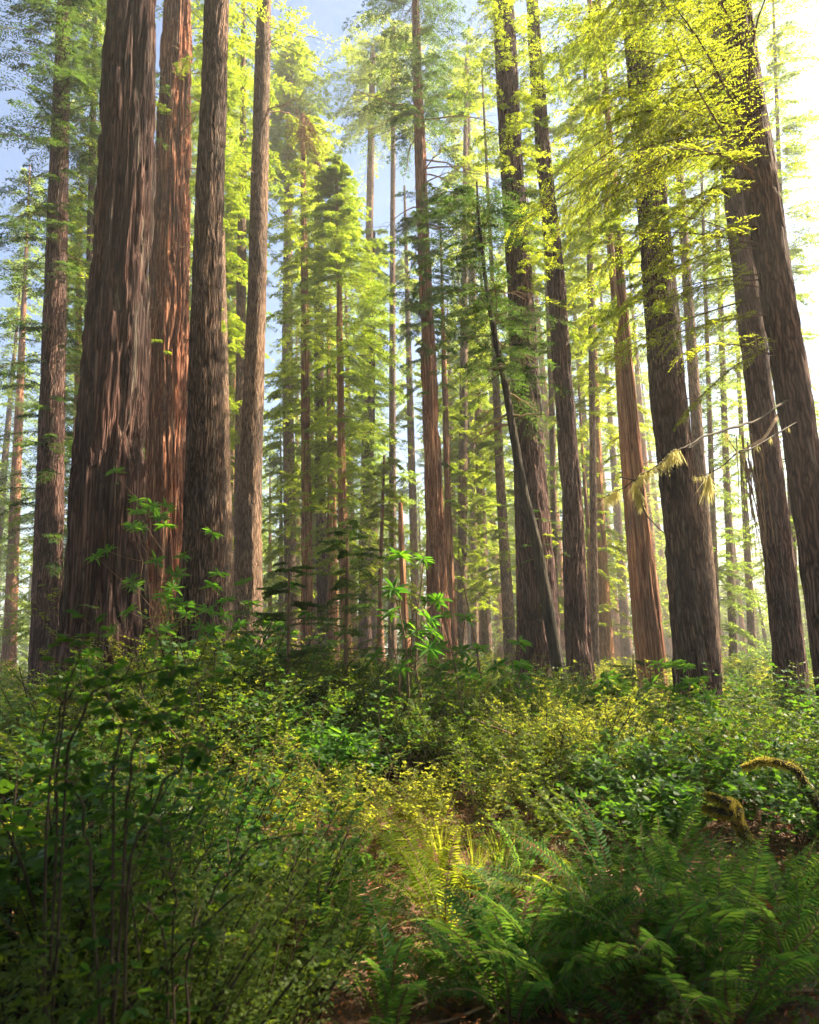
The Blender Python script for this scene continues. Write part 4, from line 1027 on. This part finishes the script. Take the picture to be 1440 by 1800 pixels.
def mossy_limb():
    Y = 4.9
    pts = [(1352, 1560), (1335, 1520), (1318, 1485), (1302, 1455), (1290, 1432), (1283, 1412)]
    P = np.array([at(px, py, Y) for px, py in pts]); P[0][2] = float(gz(P[0][0], Y)) - .05
    x, g = P[0][0], float(gz(P[0][0], Y)); r = thing('mossy_snag', 'golden mossy broken limb leaning out of the shrubs at lower right', 'dead tree', (x, Y, g))
    t = np.linspace(0, 1, 24); tt = np.linspace(0, 1, len(P)); Q = np.stack([np.interp(t, tt, P[:, k]) for k in range(3)], -1)
    a = Acc(); tubes(a, Q, np.linspace(.045, .035, 24) + rng.normal(0, .003, 24), 12); a.build('trunk', ['snag'], r, (x, Y, g), True)
    arms = [[(1284, 1415), (1268, 1406), (1252, 1400), (1242, 1396)], [(1290, 1432), (1270, 1428), (1250, 1422), (1235, 1420)], [(1296, 1440), (1300, 1425), (1294, 1412), (1280, 1404)]]
    mo = Acc(); fuzz(mo, Q, np.linspace(.048, .038, 24), 12000, .016)
    for arm in arms:
        A_ = np.array([at(px, py, Y - .05 + .03 * i) for i, (px, py) in enumerate(arm)]); b = Acc()
        tubes(b, A_, np.array([.03, .027, .02, .01]), 8); b.build('branch', ['snag'], r, (x, Y, g), True)
        AA = np.stack([np.interp(np.linspace(0, 3, 12), range(4), A_[:, k]) for k in range(3)], -1)
        fuzz(mo, AA, np.linspace(.03, .012, 12), 4200, .014, down=.6); fuzz(mo, AA, np.linspace(.02, .012, 12), 420, .05, down=2.5, w=.08)
    mo.build('moss', ['moss'], r, (x, Y, g))
mossy_limb()

def mossy_arch():
    Y = 5.3; pts = [(1470, 1560), (1440, 1420), (1400, 1352), (1362, 1338), (1330, 1339), (1304, 1348)]
    P = np.array([at(px, py, Y) for px, py in pts]); P[0][2] = float(gz(P[0][0], Y)) - .05; x, g = P[0][0], float(gz(P[0][0], Y))
    r = thing('mossy_snag', 'dark moss-topped dead limb arching in from the right edge', 'dead tree', (x, Y, g))
    t = np.linspace(0, 1, 24); Q = np.stack([np.interp(t, np.linspace(0, 1, len(P)), P[:, k]) for k in range(3)], -1)
    a = Acc(); tubes(a, Q, np.linspace(.04, .008, 24), 8); a.build('trunk', ['snag'], r, (x, Y, g), True)
    m_ = Acc(); fuzz(m_, Q, np.linspace(.03, .008, 24), 700, .05, down=3, w=.08); fuzz(m_, Q[::2] + rng.normal(0, .008, Q[::2].shape), np.linspace(.045, .01, 12), 2500, .016, down=-.2); fuzz(m_, Q, np.linspace(.036, .008, 24), 6000, .013, down=-.4); m_.build('moss', ['moss'], r, (x, Y, g))
mossy_arch()

# limb with hanging lichen, growing from the brown-violet edge tree
def lichen_limb():
    root, ax = TR['T19b']
    o0 = ax.base
    def line(ps, m=20):
        P = np.array([at(px, py, Y) for px, py, Y in ps]); return np.stack([np.interp(np.linspace(0, len(P) - 1, m), np.arange(len(P)), P[:, k]) for k in range(3)], -1)
    a = Acc(); lc = Acc()
    zc = at(1400, 700, 11)
    main = line([(1412, 690, 11.1), (1375, 712, 10.6), (1328, 742, 9.6), (1290, 752, 9.0), (1240, 765, 8.4), (1215, 780, 8.1), (1195, 786, 8.0), (1170, 805, 7.9), (1140, 828, 7.8), (1118, 845, 7.8), (1098, 858, 7.8), (1070, 872, 7.8)], 60)
    main += np.cumsum(rng.normal(0, .008, main.shape), 0)
    tubes(a, main, np.linspace(.02, .004, 60) * rng.uniform(.8, 1.2, 60), 7)
    sub = [[(1118, 845, 7.8), (1125, 870, 7.8), (1135, 905, 7.7), (1165, 935, 7.7), (1185, 950, 7.7)], [(1118, 845, 7.8), (1105, 842, 7.8), (1085, 838, 7.8)], [(1215, 780, 8.1), (1210, 790, 8), (1235, 772, 8.2)],
           [(1412, 735, 11.1), (1345, 775, 9.2), (1300, 800, 8.5), (1278, 770, 8.5), (1276, 755, 8.5)], [(1320, 790, 8.7), (1300, 792, 8.5), (1270, 820, 8.4), (1240, 835, 8.4), (1215, 840, 8.4)], [(1150, 820, 7.85), (1165, 830, 7.8)]]
    for s in sub: tubes(a, line(s, 14), np.linspace(.012, .003, 14), 5)
    a.build('dead_limb', ['cane'], root, o0, True)
    limb = [c for c in root.children if c.name.startswith('dead_limb')][0]
    def hang(P, n, l, spread=.02):
        k = rng.uniform(0, len(P) - 1.01, n); i = k.astype(int); b = P[i] + rng.normal(0, .012, (n, 3))
        d = np.stack([rng.normal(-.15, .28, n), rng.normal(0, .2, n), -np.ones(n)], -1)
        leaves(lc, b, d, rng.normal(0, 1, (n, 3)), l * rng.uniform(.3, 1.15, n), l * .032 * rng.uniform(.6, 1.3, n))
    hang(main[31:37], 260, .19); hang(main[37:41], 200, .12); hang(main[41:46], 260, .16); hang(main[31:46], 500, .07)
    hang(line([(1116, 848, 7.8), (1124, 866, 7.8), (1128, 885, 7.75)], 10), 420, .17); hang(main[52:58], 260, .17)
    hang(line(sub[3], 10), 350, .1); hang(line(sub[4][2:], 8), 300, .08)
    hang(line([(1245, 835, 8.4), (1248, 850, 8.4)], 5), 90, .33)
    l_ = lc.build('lichen', ['lichen'], limb, o0)
lichen_limb()

# broken limbs with strands at the far right
def strands():
    root, ax = TR['T19a']; a = Acc()
    for k in range(22):
        p = at(1300 + rng.uniform(-3, 45), 780 + rng.uniform(-20, 60), 13); L = rng.uniform(.8, 2.6)
        t = np.linspace(0, 1, 8)[:, None]; Q = p + np.array([rng.normal(0, .12), 0, -L]) * t + np.cumsum(rng.normal(0, .025, (8, 3)), 0)
        tubes(a, Q, np.linspace(.016, .004, 8), 4)
    a.add(*((lambda A: (A.v[0], A.f[0]))((lambda A: (tubes(A, np.stack([np.interp(np.linspace(0, 2, 12), range(3), np.array([at(1385, 700, 16.5), at(1345, 770, 14), at(1290, 800, 13)])[:, k]) for k in range(3)], -1), np.linspace(.05, .015, 12), 6), A)[1])(Acc()))))
    a.build('dead_limb', ['deadwood'], root, ax.base, True)
strands()

# a fallen brown bough caught in the leaves, upper middle
def hung_bough():
    P = at(532, 210, 30); a = Acc(); n = 26
    az = rng.uniform(0, 6.28, n)
    sprays(a, P + rng.normal(0, .25, (n, 3)), az, rng.uniform(.5, 1.1, n), -1.6, .4, 14, 7, .14, .035, wood=0, rad=.01)
    root, ax = TR['T5']; a.build('dead_bough', ['deadwood', 'dry_leaf'], root, ax.base)
hung_bough()

# ---------------------------------------------------------------- brambles close to the camera at the left
def bramble(label, canes, leafl=.05):
    g0 = None; root = None; f = Acc(); ws = []
    for cane in canes:
        P = np.array([at(px, py, Y) for px, py, Y in cane])
        if g0 is None: g0 = (P[0][0], P[0][1], float(gz(P[0][0], P[0][1]))); root = thing('bramble', label, 'shrub', g0, 'brambles close by at the left')
        P[0][2] = g0[2] - .02
        m = 30; u = np.linspace(0, len(P) - 1, m)
        Q = np.stack([np.interp(u, np.arange(len(P)), P[:, k]) for k in range(3)], -1)
        Q[1:-1] += rng.normal(0, .016, (m - 2, 3))
        for _ in range(2): Q[1:-1] = (Q[:-2] + Q[1:-1] * 2 + Q[2:]) / 4
        w = Acc(); tubes(w, Q, np.linspace(.005, .0015, m), 5); w.build('cane', ['cane'], root, g0, True)
        n = 24; k = rng.uniform(m * .14, m - 1, n).astype(int); T = nrm(np.gradient(Q, axis=0))[k]
        side = nrm(np.cross(T, [0, 0, 1])) * rng.choice([-1, 1], (n, 1)) + rng.normal(0, .4, (n, 3)) + T * .4; side = nrm(side)
        st = Q[k] + side * rng.uniform(.02, .06, (n, 1))
        tubes(f, np.stack([Q[k], (Q[k] + st) / 2 + [0, 0, .004], st], 1), np.full((n, 3), .0012), 4, 1)
        for rot in (-.95, 0, .95):
            S = np.cross(side, [0, 0, 1.0]); d = side * math.cos(rot) + S * math.sin(rot) + [0, 0, -.15]
            blades(f, st, d, np.array([0, 0, 1.0]) + rng.normal(0, .35, (n, 3)), leafl * rng.uniform(.6, 1.1, n), leafl * .62 * rng.uniform(.7, 1.1, n), 0, .2, .15)
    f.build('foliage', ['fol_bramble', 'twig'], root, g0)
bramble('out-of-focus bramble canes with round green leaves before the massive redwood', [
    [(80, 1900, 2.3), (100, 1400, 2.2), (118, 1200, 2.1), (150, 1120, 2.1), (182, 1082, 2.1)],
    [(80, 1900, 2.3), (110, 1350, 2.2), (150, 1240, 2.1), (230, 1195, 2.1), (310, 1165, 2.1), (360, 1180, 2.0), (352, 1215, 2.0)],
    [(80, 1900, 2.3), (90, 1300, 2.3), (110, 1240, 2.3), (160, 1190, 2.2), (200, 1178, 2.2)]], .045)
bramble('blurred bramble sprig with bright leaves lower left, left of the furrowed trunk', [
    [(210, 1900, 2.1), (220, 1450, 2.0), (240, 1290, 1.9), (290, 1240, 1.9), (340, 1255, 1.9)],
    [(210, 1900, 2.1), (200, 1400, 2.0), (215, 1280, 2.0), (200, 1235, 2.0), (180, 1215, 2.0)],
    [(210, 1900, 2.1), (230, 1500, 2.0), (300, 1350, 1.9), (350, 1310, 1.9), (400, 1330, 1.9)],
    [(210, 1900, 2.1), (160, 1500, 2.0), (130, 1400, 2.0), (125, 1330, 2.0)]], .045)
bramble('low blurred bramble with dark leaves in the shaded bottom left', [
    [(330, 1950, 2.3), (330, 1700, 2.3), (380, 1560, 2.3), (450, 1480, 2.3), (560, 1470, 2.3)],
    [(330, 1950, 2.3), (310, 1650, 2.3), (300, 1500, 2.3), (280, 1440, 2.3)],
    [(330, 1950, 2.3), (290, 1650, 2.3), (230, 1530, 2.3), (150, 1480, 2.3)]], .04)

# ---------------------------------------------------------------- air
def haze():
    x0, x1, y0, y1, z0, z1 = -595, 595, -195, 895, -2.0, 56
    x0, x1, y0, y1 = -610, 610, -210, 910
    v = np.array([(x, y, z) for z in (z0, z1) for y in (y0, y1) for x in (x0, x1)], float)
    a = Acc(); a.add(v, [[0, 2, 3, 1], [4, 5, 7, 6], [0, 1, 5, 4], [2, 6, 7, 3], [0, 4, 6, 2], [1, 3, 7, 5]])
    m, nt, out = newmat('haze'); M['haze'] = m
    p = nt.nodes.new('ShaderNodeVolumePrincipled'); p.inputs['Density'].default_value = HAZE
    p.inputs['Color'].default_value = (.98, .97, .93, 1); p.inputs['Anisotropy'].default_value = .35
    nt.links.new(p.outputs[0], out.inputs['Volume'])
    tag(a.build('haze', ['haze']), kind='stuff')
haze()
